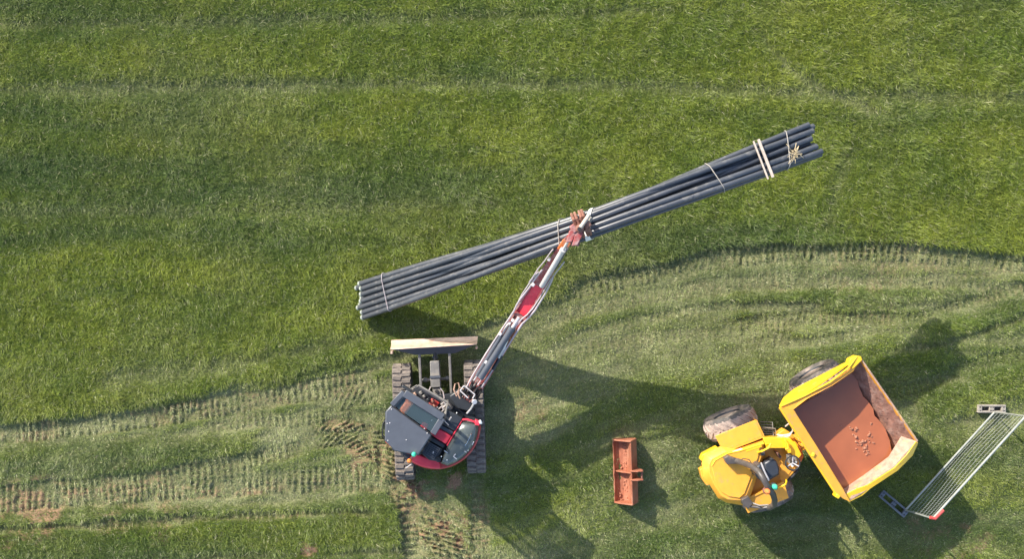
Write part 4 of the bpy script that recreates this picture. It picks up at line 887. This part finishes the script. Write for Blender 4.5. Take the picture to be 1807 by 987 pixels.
# headboard: flat rim strip and outer face
face('skip_headboard', [(1376, 719, 1.92), (1399, 724, 1.88), (1440, 788, 1.82), (1488, 866, 1.72), (1499, 886, 1.72), (1478, 876, 1.77)], 'yellow', .04)
face('skip_headboard_back', [(1376, 719, 1.89), (1478, 876, 1.74), (1470, 862, 1.1), (1390, 728, 1.1)], 'yellow', .03)
part('headboard_rib', B().tube([P(1377, 719, 1.91), P(1413, 774, 1.86), P(1446, 826, 1.80), P(1478, 876, 1.77)], .03, 8), M['yellow_lit'], sk_, smooth=True)
part('headboard_rib', B().beam(P(1385, 722, 1.87), P(1483, 871, 1.72), .03, .03), M['yellow'], sk_)
part('tipping_lug', B().prism([(1434, 799), (1439, 801), (1437, 808), (1432, 806)], 1.90, 1.7), M['yellow_lit'], sk_, bevel=.012)
part('tipping_lug', B().prism([(1477, 872), (1484, 876), (1480, 882), (1474, 878)], 1.85, 1.6), M['yellow_lit'], sk_, bevel=.012)
for x, y in ((1417, 786), (1411, 776)): part('tipping_lug', B().prism([(x - 3, y - 2), (x + 2, y - 3), (x + 4, y + 2), (x - 1, y + 4)], 1.6, 1.3), M['yellow'], sk_, bevel=.01)
# upper side wall: outer face bright, sloping, with gusset shape towards the lip
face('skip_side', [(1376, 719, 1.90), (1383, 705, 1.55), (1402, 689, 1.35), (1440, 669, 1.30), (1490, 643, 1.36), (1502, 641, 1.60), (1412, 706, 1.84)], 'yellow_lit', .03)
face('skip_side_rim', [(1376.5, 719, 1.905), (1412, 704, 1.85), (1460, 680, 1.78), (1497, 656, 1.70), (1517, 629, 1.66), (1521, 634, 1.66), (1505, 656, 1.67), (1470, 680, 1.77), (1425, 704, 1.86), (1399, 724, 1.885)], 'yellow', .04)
part('lip_gusset', B().prism([(1497, 645), (1500, 634), (1512, 628), (1520, 630), (1522, 636), (1505, 652)], 1.70, 1.45), M['yellow_lit'], sk_, bevel=.012)
part('side_rail', B().tube([P(1377, 718, 1.91), P(1420, 699, 1.86), P(1465, 675, 1.79), P(1497, 650, 1.72), P(1512, 630, 1.69)], .022, 8), M['yellow_lit'], sk_, smooth=True)
for x, y in ((1424, 688), (1442, 679), (1451, 674)):
    part('sticker', B().prism([(x, y), (x + 8, y - 4), (x + 9, y - 1.5), (x + 1, y + 2.5)], 1.66 + .0, 1.60), M['whitep'], sk_)
# inside faces
face('skip_inside', [(1399, 724, 1.83), (1470, 684, 1.73), (1506, 656, 1.66), (1519, 637, 1.65), (1502, 648, 1.1), (1460, 676, 1.05), (1388, 716, 1.05)], 'mudsteel', .02)
face('skip_inside', [(1488, 866, 1.70), (1399, 724, 1.86), (1386, 716, 1.05), (1474, 858, 1.05)], 'yellow', .02)
# lower side wall: inner face pale mud, thin yellow outside
0 and face('skip_inside', [(1489, 868, 1.55), (1527, 842, 1.16), (1575, 814, 1.15), (1572, 806, 1.02), (1489, 858, 1.0)], 'mudpale', .02)
part('skip_side_inner', loft([[P(*p) for p in q] for q in (
   [(1489, 863, 1.2), (1486, 874, 1.66), (1498, 886, 1.70), (1496, 882, 1.2)],
   [(1525, 838, 1.20), (1530, 855, 1.62), (1536, 863, 1.60), (1530, 852, 1.1)],
   [(1568, 806, 1.28), (1578, 823, 1.60), (1582, 829, 1.58), (1575, 818, 1.1)],
   [(1590, 770, 1.42), (1617, 779, 1.58), (1620, 781, 1.56), (1600, 775, 1.2)])]), M['mudpale'], sk_, bevel=.01)
part('skip_side', loft([[P(*p) for p in q] for q in (
   [(1486, 876, 1.69), (1499, 887, 1.70), (1494, 878, .95), (1484, 872, .95)],
   [(1512, 863, 1.66), (1522, 876, 1.62), (1515, 858, .95), (1508, 850, .95)],
   [(1530, 857, 1.635), (1537, 863, 1.60), (1528, 846, .95), (1524, 842, .95)],
   [(1578, 826, 1.61), (1584, 832, 1.58), (1572, 812, .95), (1566, 808, .95)],
   [(1600, 803, 1.60), (1611, 805, 1.50), (1592, 785, 1.0), (1588, 783, 1.0)],
   [(1616, 780, 1.59), (1621, 782, 1.56), (1606, 771, 1.15), (1602, 770, 1.15)])]), M['yellow_lit'], sk_, bevel=.012)
# sloping front plate with caked mud, rising to the lip
nu, nv = 26, 12; b = B()
lipA, lipB = (1521, 636, 1.66), (1619, 779, 1.57)
inA, inB = (1496, 668, 1.06), (1574, 806, .90)
mids = []
for j in range(nv + 1):
    for i in range(nu + 1):
        t = i / nu; q = j / nv
        ax_, ay_, az_ = [lipA[c] + (lipB[c] - lipA[c]) * t for c in range(3)]; bx1, by1, bz1 = [inA[c] + (inB[c] - inA[c]) * t for c in range(3)]
        bulge = 8 * math.sin(math.pi * t)
        x = ax_ + (bx1 + bulge - ax_) * q; y = ay_ + (by1 - ay_) * q; z = az_ + (bz1 - az_) * (q ** .8) + (random.uniform(0, .06) if 0 < q < 1 else 0) * (.4 + t) * (1 if t < .8 else .1)
        b.v.append(tuple(P(x, y, z)))
for j in range(nv):
    for i in range(nu): k0 = j * (nu + 1) + i; b.f.append((k0, k0 + 1, k0 + nu + 2, k0 + nu + 1))
part('skip_front', b, M['mudsteel'], sk_, smooth=True)
part('skip_lip', B().tube([P(*lipA), P(1570, 707, 1.615), P(*lipB)], .018, 7), M['mudpale'], sk_, smooth=True)
face('skip_front_outside', [(1521, 637, 1.64), (1619, 780, 1.55), (1590, 765, .98), (1508, 650, .98)], 'yellow', .02)
# the mud load
mz = 1.20
ml = [(1394, 721), (1412, 706), (1445, 687), (1477, 669), (1500, 655), (1511, 651), (1513, 668), (1516, 683), (1523, 700), (1532, 709), (1541, 722), (1543, 734), (1550, 741), (1562, 757), (1570, 778), (1574, 800), (1563, 812), (1548, 823), (1526, 841), (1510, 857), (1488, 866), (1468, 850), (1428, 787)]
b = B(); top = [P(x, y, mz + .0) for x, y in ml]
ct = sum(top, Vector()) / len(top); b.v = [tuple(v) for v in top] + [tuple(v - Vector((0, 0, .15))) for v in top]; k = len(top)
b.f = [tuple(range(k))] + [(i, i + k, (i + 1) % k + k, (i + 1) % k) for i in range(k)]
ld = single('mud_load', b, M['mudwet'], ct, 'smooth wet brown mud filling the yellow dumper skip', 'mud', kind='stuff')
b = B()
for x, y, r in [(1504, 757, 3.2), (1508, 760, 3), (1511, 757, 2.4), (1500, 756, 2), (1509, 771, 3.2), (1506, 768, 2), (1512, 779, 2.4), (1518, 781, 3), (1524, 779, 2.6), (1521, 785, 2.2), (1528, 780, 2.4), (1530, 787, 2.4), (1527, 792, 3), (1531, 796, 2.6), (1524, 792, 2), (1533, 769, 2.4), (1536, 765, 1.8), (1538, 771, 1.8), (1541, 781, 1.8), (1533, 800, 2.2), (1530, 803, 1.8), (1538, 749, 2), (1511, 791, 1.8), (1514, 785, 1.6), (1535, 782, 1.6), (1532, 776, 1.5), (1526, 797, 2), (1484, 753, 1.2)]:
    for q in range(3):
        rr_ = r / 84 * random.uniform(.5, .95); b.ball(P(x + random.uniform(-1.6, 1.6), y + random.uniform(-1.6, 1.6), mz + rr_ * .35), rr_, rr_ * .8, rr_ * .8, 7, 5, .3)
single('mud_lumps', b, M['mudlump'], P(1520, 780, mz), 'small pale clods floating on the wet mud in the skip', 'mud', kind='stuff')
# ---------------------------------------------------------------- fence panel and its rubber feet
fp = thing('wire_fence', P(1677, 815, 0), 'galvanised temporary wire fence panel leaning beside the dumper', 'fence')
b1, t1, b2, t2 = P(1755, 728, .14), P(1810, 735, 2.0), P(1598, 901, .14), P(1646, 916, 2.0)
for a, c_, r in ((b1, b2, .022), (t1, t2, .024), (b1, t1, .019), (b2, t2, .019)): part('frame_tube', B().tube([a, c_], r, 8), M['galv'], fp, smooth=True)
def fpt(s, q):   # s along 0..1 (from near the upper right foot), q up 0..1
    p = b1.lerp(b2, s).lerp(t1.lerp(t2, s), q); nn = (b2 - b1).cross(t1 - b1).normalized()
    return p + nn * (.05 * math.sin(s * 6.0) * math.sin(q * math.pi)) + (b2 - b1).normalized() * 0 + (t1 - b1).normalized() * (.13 * math.sin(s * 6.2 + .6) * math.sin(q * math.pi))
for k in range(8):
    q = (k + 1) / 9; part('wire', B().tube([fpt(s, q) for s in np.linspace(0, 1, 22)], .0032, 5), M['galv'], fp, smooth=True)
for k in range(58):
    s = (k + 1) / 59; part('wire', B().tube([fpt(s, q) for q in (0, .25, .5, .75, 1)], .0016, 4), M['galv'], fp)
part('red_clip', B().tube([P(1641, 914, 2.02), P(1650, 916, 2.02), P(1660, 906, 2.02), P(1665, 901, 2.02)], .034, 8), M['redplast'], fp, smooth=True)
def foot(c, ang, L_, W_, m, lab):
    o = thing('rubber_base', c, lab, 'fence base', 'rubber feet of the fence panel'); R = Matrix.Rotation(ang, 3, 'Z'); z0 = .07
    def bx(n_, x, y, sx, sy, z=0, h=.13): part(n_, B().box(Vector(c) + R @ Vector((x, y, 0)) + Vector((0, 0, z0 + z)), sx, sy, h, M3=R), M[m], o, bevel=.012)
    e = .045
    bx('foot_rail', 0, W_ / 2 - e / 2, L_, e); bx('foot_rail', 0, -W_ / 2 + e / 2, L_, e)
    for x, sx in ((-L_ / 2 + .05, .10), (0, .11), (L_ / 2 - .05, .10)): bx('foot_block', x, 0, sx, W_ - 2 * e + .002)
    part('foot_plate', B().box(Vector(c) + Vector((0, 0, .03)), L_ - .02, W_ - .02, .03, M3=R), M['black'], o)
    for x in (-L_ / 2 + .05, -.025, .025, L_ / 2 - .05):
        for y in (-.035, .035): part('stud_hole', B().lathe(Vector(c) + R @ Vector((x, y, 0)) + Vector((0, 0, z0 + .062)), (0, 0, 1), [(0, .014), (.006, .014)], 8), M['black'], o)
foot(P(1746, 721, 0), -.01, .62, .18, 'block', 'pale grey rubber fence foot in sunlight at the far end of the wire panel')
foot(P(1574, 888, 0), -.70, .74, .19, 'blockd', 'rubber fence foot coloured dark for the shade of the dumper skip')
